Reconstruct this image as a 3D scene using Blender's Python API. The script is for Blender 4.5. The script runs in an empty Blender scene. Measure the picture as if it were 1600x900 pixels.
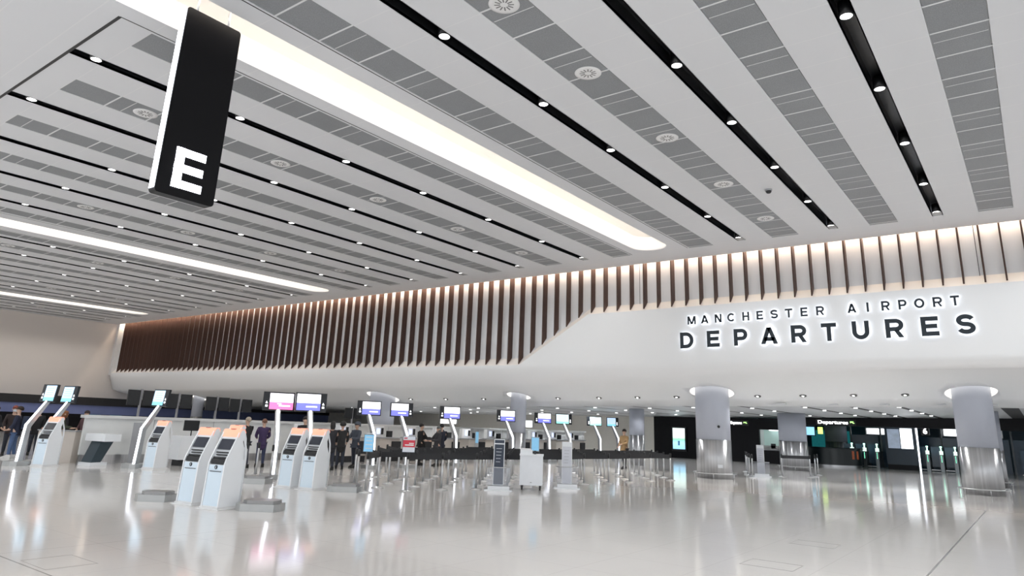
import bpy, bmesh, math, random
from mathutils import Matrix, Vector
random.seed(7)
PI = math.pi
sc = bpy.context.scene
C = sc.collection

# ------------------------------------------------------------------ camera
F_PX, CY = 1072.14, 366.5
YAW, PIT, ROL = 0.648652, 0.271258, 0.039166
cy_, sy_, cp, sp, cr, sr = math.cos(YAW), math.sin(YAW), math.cos(PIT), math.sin(PIT), math.cos(ROL), math.sin(ROL)
fwd = Vector((cy_*cp, sy_*cp, sp)); right = Vector((sy_, -cy_, 0)); up = right.cross(fwd)
r2 = cr*right + sr*up; u2 = -sr*right + cr*up
cam = bpy.data.cameras.new('camera'); camo = bpy.data.objects.new('camera', cam); C.objects.link(camo)
camo.matrix_world = Matrix(((r2.x, u2.x, -fwd.x, 0), (r2.y, u2.y, -fwd.y, 0), (r2.z, u2.z, -fwd.z, 1.75), (0, 0, 0, 1)))
cam.sensor_width = 36; cam.lens = F_PX/1600*36; cam.shift_y = -(450-CY)/1600
cam.clip_end = 300
sc.camera = camo
# ------------------------------------------------------------------ light and exposure
sc.view_settings.view_transform = 'Standard'; sc.view_settings.look = 'None'
sc.view_settings.gamma = 1; sc.view_settings.use_curve_mapping = False
sc.view_settings.exposure = 0.24
w = bpy.data.worlds.new('world'); sc.world = w; w.use_nodes = True
w.node_tree.nodes['Background'].inputs[0].default_value = (0.93, 0.96, 1.0, 1)
w.node_tree.nodes['Background'].inputs[1].default_value = 0.62

def area(name, loc, rot, sx, sy, power, col=(1, 1, 1)):
    l = bpy.data.lights.new(name, 'AREA'); l.shape = 'RECTANGLE'; l.size = sx; l.size_y = sy
    l.energy = power; l.color = col
    o = bpy.data.objects.new(name, l); C.objects.link(o); o.location = loc; o.rotation_euler = rot
    return o
def spot(name, loc, rot, power, ang, blend=.6, col=(1, 1, 1), r=.08):
    l = bpy.data.lights.new(name, 'SPOT'); l.energy = power; l.spot_size = ang; l.spot_blend = blend; l.color = col
    l.shadow_soft_size = r
    o = bpy.data.objects.new(name, l); C.objects.link(o); o.location = loc; o.rotation_euler = rot
    return o
# added fill panels out of view, behind and to the right of the camera
area('front_fill', (-9, 12, 4.4), (0, -PI/2*0.98, 0), 7.5, 60, 1300, (0.94, 0.97, 1.0))
area('side_fill', (10, -13, 4.4), (PI/2*0.98, 0, 0), 36, 7.5, 550, (0.94, 0.97, 1.0))
# cove lamps hidden behind the lip of each long light trough
for yc in (11.35, 31.6, 52.2):
    area('cove_lamp', (9.4, yc-0.68, 9.0), (PI/2*1.06, 0, 0), 29.5, .18, 210, (1, .91, .82))
# warm lamps hidden above the ceiling edge, washing the timber fins
area('fin_wash_lamp', (26.62, 25, 9.25), (0, 0, PI/2), 76, .12, 2300, (1, .78, .58))
# ------------------------------------------------------------------ materials
MATS = {}
def mat(name, col=(.8, .8, .8), rough=.5, metal=0., emit=0., ecol=None, var=.04, scale=6., spec=.5, bump=0., alpha=1, trans=0):
    if name in MATS: return MATS[name]
    m = bpy.data.materials.new(name); m.use_nodes = True
    nt = m.node_tree; b = nt.nodes['Principled BSDF']
    b.inputs['Roughness'].default_value = rough; b.inputs['Metallic'].default_value = metal
    b.inputs['Specular IOR Level'].default_value = spec
    if emit:
        b.inputs['Emission Color'].default_value = (*(ecol or col), 1); b.inputs['Emission Strength'].default_value = emit
    if trans: b.inputs['Transmission Weight'].default_value = trans
    if alpha < 1: b.inputs['Alpha'].default_value = alpha
    tc = nt.nodes.new('ShaderNodeTexCoord'); n = nt.nodes.new('ShaderNodeTexNoise'); n.inputs['Scale'].default_value = scale
    n.inputs['Detail'].default_value = 3
    mx = nt.nodes.new('ShaderNodeMix'); mx.data_type = 'RGBA'
    lo = [max(0, c*(1-var)) for c in col]; hi = [min(1, c*(1+var)) for c in col]
    mx.inputs[6].default_value = (*lo, 1); mx.inputs[7].default_value = (*hi, 1)
    nt.links.new(tc.outputs['Object'], n.inputs['Vector']); nt.links.new(n.outputs['Fac'], mx.inputs[0])
    nt.links.new(mx.outputs[2], b.inputs['Base Color'])
    if bump:
        bp = nt.nodes.new('ShaderNodeBump'); bp.inputs['Strength'].default_value = bump
        nt.links.new(n.outputs['Fac'], bp.inputs['Height']); nt.links.new(bp.outputs['Normal'], b.inputs['Normal'])
    MATS[name] = m
    return m
WHITE = mat('white_paint', (.80, .80, .80), .55, var=.01, scale=.5)
FASC = mat('fascia_paint', (.90, .92, .935), .5, var=.01, scale=.4)
CEILW = mat('ceiling_white', (.715, .728, .752), .6, var=.012, scale=.6)
COVEW = mat('cove_white', (.95, .92, .88), .6, var=.01)
BLACK = mat('black_paint', (.012, .013, .015), .35)
BLACKM = mat('black_matte', (.02, .021, .024), .7)
DARKW = mat('dark_wall', (.005, .005, .007), .35, var=.2, spec=.2)
NAVY = mat('navy_panel', (.045, .09, .15), .2, var=.25, scale=1.5)
CHROME = mat('brushed_steel', (.50, .505, .52), .22, 1.0, var=.45, scale=3)
STEEL = mat('satin_steel', (.55, .56, .57), .32, 1.0, var=.05)
COLP = mat('column_paint', (.47, .50, .575), .4, var=.02)
KWHITE = mat('kiosk_white', (.80, .83, .86), .3, var=.01)
KFRONT = mat('kiosk_front', (.66, .78, .88), .25, var=.02)
KGREY = mat('kiosk_grey', (.45, .44, .43), .4)
PLINTH = mat('plinth_metal', (.42, .43, .43), .35, .6, var=.08)
GLASSD = mat('dark_glass', (.03, .035, .05), .08, var=.3, scale=3)
PEACH = mat('peach_glow', (.95, .40, .28), .4, emit=.5, ecol=(1, .40, .26))
ORANGE = mat('orange_plastic', (.8, .2, .08), .4)
LED = mat('led_white', (1, 1, 1), .4, emit=3.2, ecol=(.86, .9, 1))
LEDS = mat('led_soft', (1, 1, 1), .4, emit=2.2, ecol=(.93, .96, 1))
LAMP = mat('lamp_white', (1, 1, 1), .4, emit=6, ecol=(1, .99, .97))
RINGL = mat('ring_glow', (1, .96, .9), .5, emit=.8, ecol=(1, .95, .88))
WOOD = mat('walnut_timber', (.062, .027, .018), .5, var=.35, scale=4)
INK = mat('letter_ink', (.012, .022, .032), .4)
BLUEB = mat('blue_band', (.17, .21, .42), .5, var=.15, scale=1)
TEAL = mat('teal_panel', (.02, .22, .24), .3, var=.3, emit=.12, ecol=(.05, .6, .65))
GREENL = mat('green_light', (.1, 1, .6), .4, emit=1.6, ecol=(.25, 1, .6))
CREAM = mat('cream_panel', (.62, .57, .52), .5, var=.03)
GREY = mat('grey_laminate', (.34, .35, .37), .5, var=.05)
RED = mat('red_print', (.62, .04, .07), .4)
BLUEP = mat('blue_print', (.20, .48, .72), .4, var=.1, scale=14, emit=.25, ecol=(.3, .6, .85))
PALE = mat('pale_print', (.70, .74, .80), .4)
SKIN = mat('skin', (.55, .36, .27), .5)
ACRYL = mat('clear_acrylic', (.75, .8, .9), .05, var=.02, alpha=.12)
RUBBER = mat('rubber', (.02, .02, .02), .6)

def steel_mat():
    nt = CHROME.node_tree; b = nt.nodes['Principled BSDF']
    b.inputs['Anisotropic'].default_value = .93; b.inputs['Anisotropic Rotation'].default_value = .25; b.inputs['Roughness'].default_value = .3
    tg = nt.nodes.new('ShaderNodeTangent'); tg.direction_type = 'RADIAL'; tg.axis = 'Z'
    nt.links.new(tg.outputs[0], b.inputs['Tangent'])
    mp = nt.nodes.new('ShaderNodeMapping'); mp.inputs['Scale'].default_value = (5, 5, .03)  # colour streaks painted in to stand for vertically smeared reflections
    n = [x for x in nt.nodes if x.type == 'TEX_NOISE'][0]; tc = [x for x in nt.nodes if x.type == 'TEX_COORD'][0]
    nt.links.new(tc.outputs['Object'], mp.inputs['Vector']); nt.links.new(mp.outputs['Vector'], n.inputs['Vector'])
steel_mat()
def wood_mat():
    m = WOOD; nt = m.node_tree
    mp = nt.nodes.new('ShaderNodeMapping'); mp.inputs['Scale'].default_value = (3, 3, .25)
    n = [x for x in nt.nodes if x.type == 'TEX_NOISE'][0]; tc = [x for x in nt.nodes if x.type == 'TEX_COORD'][0]
    nt.links.new(tc.outputs['Object'], mp.inputs['Vector']); nt.links.new(mp.outputs['Vector'], n.inputs['Vector'])
wood_mat()

def perf_mat():
    m = mat('perforated_grey', (.31, .325, .34), .5, var=.10, scale=1.2)
    nt = m.node_tree; b = nt.nodes['Principled BSDF']
    tc = [x for x in nt.nodes if x.type == 'TEX_COORD'][0]
    wv = nt.nodes.new('ShaderNodeTexVoronoi'); wv.inputs['Scale'].default_value = 60
    mx0 = [x for x in nt.nodes if x.type == 'MIX'][0]
    mx = nt.nodes.new('ShaderNodeMix'); mx.data_type = 'RGBA'; mx.blend_type = 'MULTIPLY'; mx.inputs[0].default_value = .35
    nt.links.new(tc.outputs['Object'], wv.inputs['Vector'])
    nt.links.new(mx0.outputs[2], mx.inputs[6]); nt.links.new(wv.outputs['Distance'], mx.inputs[7])
    nt.links.new(mx.outputs[2], b.inputs['Base Color'])
    return m
PERF = perf_mat()

def lines_into(m, specs, dark=.55):
    """thin seam lines at fixed object-space positions: specs = (axis, period, offset, halfwidth, strength)"""
    nt = m.node_tree; b = nt.nodes['Principled BSDF']
    tc = nt.nodes.new('ShaderNodeTexCoord'); sep = nt.nodes.new('ShaderNodeSeparateXYZ')
    nt.links.new(tc.outputs['Object'], sep.inputs[0])
    cur = b.inputs['Base Color'].links[0].from_socket
    for axis, per, off, hw, st in specs:
        a = nt.nodes.new('ShaderNodeMath'); a.operation = 'SUBTRACT'; a.inputs[1].default_value = off
        nt.links.new(sep.outputs[axis], a.inputs[0])
        s = a.outputs[0]
        if per:
            p = nt.nodes.new('ShaderNodeMath'); p.operation = 'PINGPONG'; p.inputs[1].default_value = per/2
            nt.links.new(s, p.inputs[0]); s = p.outputs[0]
        else:
            p = nt.nodes.new('ShaderNodeMath'); p.operation = 'ABSOLUTE'; nt.links.new(s, p.inputs[0]); s = p.outputs[0]
        l = nt.nodes.new('ShaderNodeMath'); l.operation = 'LESS_THAN'; l.inputs[1].default_value = hw
        nt.links.new(s, l.inputs[0])
        k = nt.nodes.new('ShaderNodeMath'); k.operation = 'MULTIPLY'; k.inputs[1].default_value = st
        nt.links.new(l.outputs[0], k.inputs[0])
        mx = nt.nodes.new('ShaderNodeMix'); mx.data_type = 'RGBA'
        mx.inputs[7].default_value = (dark*.5, dark*.5, dark*.5, 1)
        nt.links.new(k.outputs[0], mx.inputs[0]); nt.links.new(cur, mx.inputs[6]); cur = mx.outputs[2]
    nt.links.new(cur, b.inputs['Base Color'])

FLOOR = mat('polished_floor', (.58, .565, .55), .10, var=.035, scale=.8, spec=.42)
lines_into(FLOOR, [(0, 1.2, 3.6, .004, .22), (1, 1.2, 1.5, .004, .22), (1, 0, 1.5, .014, .8), (0, 0, 3.6, .010, .7), (1, 0, 10.45, .006, .45)], .3)
lines_into(CEILW, [(0, .98, .14, .012, .30)], 1.7)

# ------------------------------------------------------------------ mesh helpers
class M:
    def __init__(s): s.bm = bmesh.new(); s.mats = []; s.mi = 0
    def use(s, m):
        if m not in s.mats: s.mats.append(m)
        s.mi = s.mats.index(m); return s
    def _f(s, vs, smooth=False):
        try: f = s.bm.faces.new(vs)
        except ValueError: return
        f.material_index = s.mi; f.smooth = smooth
    def box(s, x0, x1, y0, y1, z0, z1, T=None):
        v = [Vector((x, y, z)) for z in (z0, z1) for y in (y0, y1) for x in (x0, x1)]
        if T: v = [T @ p for p in v]
        v = [s.bm.verts.new(p) for p in v]
        for q in ((0, 2, 3, 1), (4, 5, 7, 6), (0, 1, 5, 4), (2, 6, 7, 3), (0, 4, 6, 2), (1, 3, 7, 5)): s._f([v[i] for i in q])
        return s
    def prism(s, poly, a, b, axis='y', T=None):
        def mk(p, t):
            if axis == 'y': q = Vector((p[0], t, p[1]))
            elif axis == 'x': q = Vector((t, p[0], p[1]))
            else: q = Vector((p[0], p[1], t))
            return T @ q if T else q
        A = [s.bm.verts.new(mk(p, a)) for p in poly]; B = [s.bm.verts.new(mk(p, b)) for p in poly]
        s._f(A); s._f(B[::-1]); n = len(poly)
        for i in range(n): s._f([A[i], B[i], B[(i+1) % n], A[(i+1) % n]])
        return s
    def lathe(s, prof, c=(0, 0, 0), n=32, T=None, smooth=True, a0=0, a1=2*PI):
        full = abs(a1-a0-2*PI) < 1e-6; m = n if full else n+1
        rows = []
        for r, z in prof:
            row = []
            for i in range(m):
                a = a0+(a1-a0)*i/n; p = Vector((c[0]+r*math.cos(a), c[1]+r*math.sin(a), c[2]+z))
                row.append(s.bm.verts.new(T @ p if T else p))
            rows.append(row)
        for j in range(len(rows)-1):
            for i in range(n):
                k = (i+1) % m
                s._f([rows[j][i], rows[j][k], rows[j+1][k], rows[j+1][i]], smooth)
        if full:
            if prof[0][0] > 1e-6: s._f(rows[0][::-1])
            if prof[-1][0] > 1e-6: s._f(rows[-1])
        return s
    def tube(s, pts, r, n=8, T=None, smooth=True):
        pts = [Vector(p) for p in pts]; rows = []
        for i, p in enumerate(pts):
            d = (pts[min(i+1, len(pts)-1)]-pts[max(i-1, 0)]).normalized()
            u = d.cross(Vector((0, 0, 1)));
            if u.length < .05: u = d.cross(Vector((1, 0, 0)))
            u.normalize(); v = d.cross(u)
            rr = r[i] if isinstance(r, (list, tuple)) else r
            row = []
            for k in range(n):
                q = p+u*rr*math.cos(2*PI*k/n)+v*rr*math.sin(2*PI*k/n)
                row.append(s.bm.verts.new(T @ q if T else q))
            rows.append(row)
        for j in range(len(rows)-1):
            for k in range(n): s._f([rows[j][k], rows[j][(k+1) % n], rows[j+1][(k+1) % n], rows[j+1][k]], smooth)
        s._f(rows[0][::-1]); s._f(rows[-1])
        return s
    def quad(s, *p):
        s._f([s.bm.verts.new(Vector(q)) for q in p]); return s
    def build(s, name, m=None, parent=None, bevel=0):
        me = bpy.data.meshes.new(name)
        if bevel:
            es = [e for e in s.bm.edges if len(e.link_faces) == 2 and e.calc_face_angle(0) > .6]
            bmesh.ops.bevel(s.bm, geom=es, offset=bevel, segments=2, affect='EDGES', profile=.6)
        bmesh.ops.recalc_face_normals(s.bm, faces=s.bm.faces)
        s.bm.to_mesh(me); s.bm.free()
        for q in (s.mats or [m]): me.materials.append(q)
        o = bpy.data.objects.new(name, me); C.objects.link(o)
        if parent: o.parent = parent
        return o
def tag(o, label=None, cat=None, group=None, kind=None):
    if label: o['label'] = label
    if cat: o['category'] = cat
    if group: o['group'] = group
    if kind: o['kind'] = kind
    return o
def struct(o): o['kind'] = 'structure'; return o
def empty(name, loc, rz=0, **k):
    o = bpy.data.objects.new(name, None); C.objects.link(o); o.location = loc; o.rotation_euler = (0, 0, rz)
    return tag(o, **k)
def copy_tree(o, parent=None):
    c = o.copy(); C.objects.link(c); c.parent = parent
    for ch in [x for x in C.objects if x.parent == o]: copy_tree(ch, c)
    return c
_ch = {}
def dup(o, loc, rz=None, label=None, group=None):
    def rec(q, par):
        c = q.copy(); C.objects.link(c)
        if par: c.parent = par
        for k in list(q.children): rec(k, c)
        return c
    c = rec(o, None); c.location = loc
    if rz is not None: c.rotation_euler = (0, 0, rz)
    if label: c['label'] = label
    if group: c['group'] = group
    return c
ONES = ['', 'first', 'second', 'third', 'fourth', 'fifth', 'sixth', 'seventh', 'eighth', 'ninth', 'tenth', 'eleventh', 'twelfth', 'thirteenth', 'fourteenth', 'fifteenth', 'sixteenth', 'seventeenth', 'eighteenth', 'nineteenth']
TENS = {2: 'twent', 3: 'thirt', 4: 'fort', 5: 'fift', 6: 'sixt', 7: 'sevent', 8: 'eight', 9: 'ninet'}
def ordn(n):
    if n < 20: return ONES[n]
    t, o = divmod(n, 10)
    return TENS[t]+'ieth' if o == 0 else TENS[t]+'y-'+ONES[o]
def lerp(x, tab):
    if x <= tab[0][0]: return tab[0][1]
    for (a, b), (c, d) in zip(tab, tab[1:]):
        if x <= c: return b+(d-b)*(x-a)/(c-a)
    return tab[-1][1]
def text_mesh(s, bold=0.0, ext=0.0):
    cu = bpy.data.curves.new('t', 'FONT'); cu.body = s; cu.offset = bold; cu.extrude = ext; cu.resolution_u = 4
    o = bpy.data.objects.new('t', cu); C.objects.link(o)
    dg = bpy.context.evaluated_depsgraph_get(); dg.update()
    me = bpy.data.meshes.new_from_object(o.evaluated_get(dg))
    bpy.data.objects.remove(o); bpy.data.curves.remove(cu)
    return me
def fit_text(me, x0, x1, y0, y1, z=None):
    xs = [v.co.x for v in me.vertices]; ys = [v.co.y for v in me.vertices]
    a, b, c, d = min(xs), max(xs), min(ys), max(ys)
    for v in me.vertices:
        v.co.x = x0+(v.co.x-a)/(b-a)*(x1-x0); v.co.y = y0+(v.co.y-c)/(d-c)*(y1-y0)
    return me
def text_obj(name, s, x0, x1, z0, z1, m, T, bold=.0, ext=.004, parent=None):
    """text laid in a local (x right, y up) frame, sent through T"""
    me = fit_text(text_mesh(s, bold, 0), x0, x1, z0, z1)
    bm = bmesh.new(); bm.from_mesh(me)
    if ext:
        r = bmesh.ops.extrude_face_region(bm, geom=bm.faces[:])
        for v in [g for g in r['geom'] if isinstance(g, bmesh.types.BMVert)]: v.co.z += ext
    bmesh.ops.recalc_face_normals(bm, faces=bm.faces)
    bm.to_mesh(me); bm.free(); me.transform(T); me.materials.clear(); me.materials.append(m)
    o = bpy.data.objects.new(name, me); C.objects.link(o)
    if parent: o.parent = parent
    return o

# ------------------------------------------------------------------ the setting
H = 8.67
XN, XS = -12.0, 26.3      # ceiling extents along X
YR, YL = -16.0, 62.0
struct(M().box(-14, 75, -18, 66, -.2, 0).build('floor', FLOOR))

SLOTS = [-4.4, -1.3, 1.75, 4.82, 7.98, 14.64, 18.0, 21.37, 24.65, 28.05, 34.5, 37.85, 41.35, 45.05, 48.65, 55.1, 58.5]
COVES = [11.35, 31.6, 52.2]
SW, XE, X0 = .135, 24.62, 4.42
CW = .70
# main white ceiling slab, with openings for the slots, the grey bands and the light troughs
GREYS = [(-3.3, -2.4), (-.2, .68), (2.88, 3.72), (6.0, 6.92), (9.12, 10.08), (12.6, 13.42), (15.92, 16.8), (19.25, 20.1), (22.6, 23.4), (25.95, 26.75), (29.1, 29.9),
         (33.2, 33.95), (35.75, 36.6), (39.2, 40.0), (42.8, 43.6), (46.45, 47.25), (49.7, 50.5), (53.7, 54.2), (56.4, 57.2), (59.6, 60.4)]
ops = [(y-SW, y+SW, 's') for y in SLOTS]+[(a, b, 'g') for a, b in GREYS]+[(y-CW, y+CW, 'c') for y in COVES]
ops.sort()
m = M(); y = YR
for a, b, k in ops:
    m.box(XN, XS, y, a, H, H+.05)
    if k == 's': m.box(XN, X0, a, b, H, H+.05); m.box(XE, XS, a, b, H, H+.05)
    if k == 'g': m.box(XN, X0+.6, a, b, H, H+.05); m.box(XE+.15, XS, a, b, H, H+.05)
    if k == 'c':
        m.box(24.42, XS, a, b, H, H+.05); m.box(XN, -5, a, b, H, H+.05)
        # rounded end of the trough
        yc = (a+b)/2; r = CW; xc = 24.42-r
        for sgn in (-1, 1):
            poly = [(24.43, yc+sgn*r), (24.43, yc)]+[(xc+r*math.cos(t*PI/20), yc+sgn*r*math.sin(t*PI/20)) for t in range(11)]
            poly = [(24.43, yc)]+[(xc+r*math.cos(t*PI/20), yc+sgn*r*math.sin(t*PI/20)) for t in range(11)]+[(24.43, yc+sgn*r)]
            m.prism(poly, H, H+.05, 'z')
    y = b
m.box(XN, XS, y, YL, H, H+.05)
ceiling = struct(m.build('ceiling', CEILW))
m = M()
for y in SLOTS:                       # black channels over the slots
    m.box(X0, XE, y-SW-.02, y-SW, H, H+.32); m.box(X0, XE, y+SW, y+SW+.02, H, H+.32)
    m.box(X0, XE, y-SW, y+SW, H+.30, H+.32)
m.build('downlight_channel', BLACK, ceiling)
m = M()
for y in SLOTS:                       # pale lip at the wall end of each slot
    m.box(XE-.38, XE-.02, y-SW, y+SW, H+.012, H+.03)
m.build('channel_end_plate', mat('end_plate', (.42, .42, .42), .5), ceiling)
m = M(); m2 = M()
for gi, (a, b) in enumerate(GREYS):
    x = X0+.6; k = gi % 3
    step = .98
    while x < XE+.13:
        x1 = min(x+step, XE+.15)
        m.box(x+.018, x1-.018, a+.012, b-.012, H+.006, H+.03); m2.box(x-.018, x+.018, a, b, H+.001, H+.03)
        if (k % 2) == 1 and x1-x > .6:      # a narrower joint inside some panels
            m2.box(x+.35, x+.366, a+.03, b-.03, H+.002, H+.0055)
        x = x1; k += 1
    m2.box(X0+.6, XE+.15, a, b, H+.032, H+.05)
m.build('perforated_panels', PERF, ceiling)
m2.build('panel_joints', mat('joint_white', (.74, .75, .76), .5), ceiling)
# dark reveals framing the trough panels and the start of the panelled ceiling
m = M()
for yy in (10.14, 12.52): m.box(X0, XE+.1, yy-.012, yy+.012, H-.003, H)
for yy in (30.1, 33.1, 50.8, 53.6): m.box(X0, XE+.1, yy-.012, yy+.012, H-.003, H)
m.box(X0-.03, X0+.03, 12.52, YL-.5, H-.004, H)
m.build('shadow_gap', BLACK, ceiling)
for ci, y in enumerate(COVES):        # the light troughs
    m = M()
    x0, x1, d = -5, 24.42, .56
    m.box(x0, x1+.05, y-CW-.30, y+CW+.04, H+d, H+d+.03)             # top
    m.box(x0, x1+.05, y+CW, y+CW+.04, H+.05, H+d)                   # far side
    m.box(x0, x1+.05, y-CW-.30, y-CW-.27, H+.05, H+d)               # near side, set back behind the lip
    pr_ = [(24.42-CW+(CW+.03)*math.cos(t*PI/16), y+(CW+.03)*math.sin(t*PI/16)) for t in range(-8, 9)]
    for (ax, ay), (bx_, by) in zip(pr_, pr_[1:]): m.quad((ax, ay, H+.04), (bx_, by, H+.04), (bx_, by, H+d), (ax, ay, H+d))
    m.box(x0-.04, x0, y-CW-.3, y+CW+.04, H+.05, H+d)
    struct(m.build('ceiling_trough', COVEW))

# fin wall: recess, sill, fascia, soffit
XW = 26.42
def recess_z(y):   # lower edge of the recess
    return lerp(y, [(-9, 6.78), (0.6, 6.72), (15.6, 6.66), (19.35, 4.5), (34, 4.55), (61.2, 4.66)])
def zring(y): return lerp(y, [(1.9, 3.65), (11, 3.36), (21, 3.18), (31, 3.08), (52, 2.86)])
def zedge(y): return lerp(y, [(-8, 3.2), (1.9, 3.08), (10, 2.93), (25, 2.68), (45, 2.42), (61, 2.2)])
def shift(y): return max(0, 11-y)*.24
def cx(y): return 28.8+shift(y)
bm = bmesh.new()
ys = [-8+.5*i for i in range(139)]; ys = sorted(set(ys+[15.6, 19.35])); ys = [y for y in ys if y <= 61.2]
rows = []
for y in ys:
    zr = recess_z(y); zq, ze, s = zring(y), zedge(y), shift(y)
    P0 = [(XW, zr)]
    if zr > 5: P0 += [(XW, zr-(zr-4.6)*k/4) for k in (1, 2, 3)]
    else: P0 += [(XW, zr-.02*k) for k in (1, 2, 3)]
    ctrl = [(XW, min(4.5, zr-.08)), (XW+.02, 4.3), (XW+.14+s*.1, 4.08), (XW+.4+s*.3, zq+.52), (XW+.9+s*.6, zq+.36), (28.0+s*.85, zq+.22), (28.8+s, zq), (29.6+s, (zq+ze)/2+.06), (30.2+s, ze)]
    rows.append([bm.verts.new((a, y, b)) for a, b in P0+ctrl]+[bm.verts.new((30.2+s, y, ze+.12))])
for r0, r1 in zip(rows, rows[1:]):
    for i in range(len(r0)-1):
        f = bm.faces.new([r0[i], r0[i+1], r1[i+1], r1[i]]); f.smooth = i > 2
# back face so the boolean sees a solid
back = [[bm.verts.new((XW+.3, r[0].co.y, r[0].co.z)), bm.verts.new((31+shift(r[0].co.y), r[0].co.y, r[0].co.z)), bm.verts.new((31+shift(r[0].co.y), r[0].co.y, r[-1].co.z))] for r in rows]
for (r0, b0), (r1, b1) in zip(zip(rows, back), zip(rows[1:], back[1:])):
    loop0 = [r0[0]]+b0+[r0[-1]]; loop1 = [r1[0]]+b1+[r1[-1]]
    for i in range(4): bm.faces.new([loop0[i], loop1[i], loop1[i+1], loop0[i+1]])
for r, b, fl in ((rows[0], back[0], 1), (rows[-1], back[-1], 0)):
    lp = r+b[::-1]
    bm.faces.new(lp[::-1] if fl else lp)
bmesh.ops.recalc_face_normals(bm, faces=bm.faces)
me = bpy.data.meshes.new('wall_fascia'); bm.to_mesh(me); bm.free(); me.materials.append(FASC)
fascia = bpy.data.objects.new('wall_fascia', me); C.objects.link(fascia)
COLS = [(31.2, 1.93, .63), (28.8, 10.95, .69), (28.8, 21.0, .40), (28.8, 30.9, .75), (28.8, 51.0, .40)]
for x, y, r in COLS:
    cut = M().lathe([(r+.21, 2.0), (r+.21, 4.35)], (x, y, 0), 48).build('cut')
    md = fascia.modifiers.new('b', 'BOOLEAN'); md.object = cut; md.operation = 'DIFFERENCE'; md.solver = 'EXACT'
    dg = bpy.context.evaluated_depsgraph_get(); dg.update()
    nm = bpy.data.meshes.new_from_object(fascia.evaluated_get(dg))
    fascia.modifiers.clear(); fascia.data = nm; bpy.data.objects.remove(cut)
nm.name = 'wall_fascia'
struct(fascia)
# sill (45 degrees), recess back wall
m = M()
for y0, y1 in zip(ys, ys[1:]):
    a, b = recess_z(y0), recess_z(y1)
    m.quad((XW-.001, y0, a), (XW-.001, y1, b), (XW+.36, y1, b+.36), (XW+.36, y0, a+.36))
sill = struct(m.build('trim_1', mat('sill_paint', (.96, .93, .90), .5, var=.01)))
m = M().use(mat('recess_white', (.90, .92, .95), .5, var=.01)).box(XW+.35, XW+.45, -9, 61.2, 4.4, 9.9)
for k, yy in enumerate((.95, 13.2, 20.2, 24.0, 30.5)):
    m.use(BLACK).box(XW+.343, XW+.351, yy, yy+.018, lerp(yy, [(16, 6.9), (19, 4.8)]), 9.2)
struct(m.build('wall_recess'))
struct(M().box(XS, XS+.05, YR, 61.2, H+.0, H+.9).build('trim_2', CEILW))
# roof over the recess and the end wall on the left
struct(M().box(XS, XW+.45, YR, 62, 9.55, 9.6).build('trim_3', COVEW))
EW = mat('end_wall_paint', (.80, .745, .70), .55, var=.01, scale=.4)
struct(M().box(-12, 26.9, 61.2, 61.5, 2.58, 9.6).build('wall_left', EW))
struct(M().box(XW-.03, XW+.36, 60.85, 61.2, 4.5, 9.5).build('trim_4', WHITE))
# lower ceiling behind the fascia
m = M()
LS = [-4.6, -1.4, .9, 4.6, 6.4, 8.3, 10.9, 13.5, 16.2, 19, 21.9, 24.8, 27.7, 30.6, 33.5, 36.4, 39.3]
def zl(y): return zedge(y)+.07
def lowbox(m, x0, x1, y0, y1, dz=0, t=.05):
    m.prism([(y0, zl(y0)+dz), (y1, zl(y1)+dz), (y1, zl(y1)+dz+t), (y0, zl(y0)+dz+t)], x0, x1, 'x')
py = -8
for i, y in enumerate(LS):
    hw = .13 if i != 2 else .3
    for a_, b_ in ((py, y-hw),):
        kk = max(1, int((b_-a_)/1.5))
        for q in range(kk): lowbox(m, 30.15+shift(a_+(b_-a_)*(q+.5)/kk), 66, a_+(b_-a_)*q/kk, a_+(b_-a_)*(q+1)/kk)
    py = y+hw
while py < 61.5:
    lowbox(m, 30.1, 66, py, min(61.5, py+3)); py += 3
lowc = struct(m.build('ceiling', mat('lower_ceiling', (.66, .68, .70), .4, var=.02, scale=.4)))
m = M()
for i, y in enumerate(LS):
    hw = .13 if i != 2 else .3
    lowbox(m, 30.15+shift(y), 66, y-hw-.01, y+hw+.01, .004, .02)
m.build('slot_channel', BLACKM, lowc)

# walls behind: white wall, black wall with booth, header over the gates
XB = 47.8
struct(M().box(XB, XB+.3, 22.6, 62, 0, 2.75).build('wall_back', mat('back_wall_white', (.86, .83, .76), .5)))
m = M().use(DARKW).box(XB, XB+.3, 15.05, 22.6, 0, 2.8).box(XB, XB+.3, 12.2, 13.3, 0, 2.92).box(XB, XB+.3, 13.3, 15.05, 2.12, 2.85).box(XB, XB+.3, 13.3, 15.05, 0, .82)
m.box(XB, XB+.4, -7, 12.2, 2.5, 3.2)
struct(m.build('wall_dark'))
struct(M().box(62, 62.3, -8, 23, 0, 3.6).build('wall_far', mat('far_wall', (.05, .09, .12), .4, var=.5, scale=.6)))
struct(M().use(BLUEB).box(8, 47.8, 59.2, 59.4, 1.35, 2.02).use(BLACKM).box(8, 47.8, 59.1, 59.5, 2.02, 2.62).use(DARKW).box(8, 47.8, 59.25, 59.45, 0, 1.35).build('wall_desk_back'))
struct(M().box(26.9, 50, 61.2, 61.4, 2.0, 5).build('wall_infill', EW))
struct(M().box(-12, 8, 61.2, 61.4, 0, 2.58).build('wall_end', EW))

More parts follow.
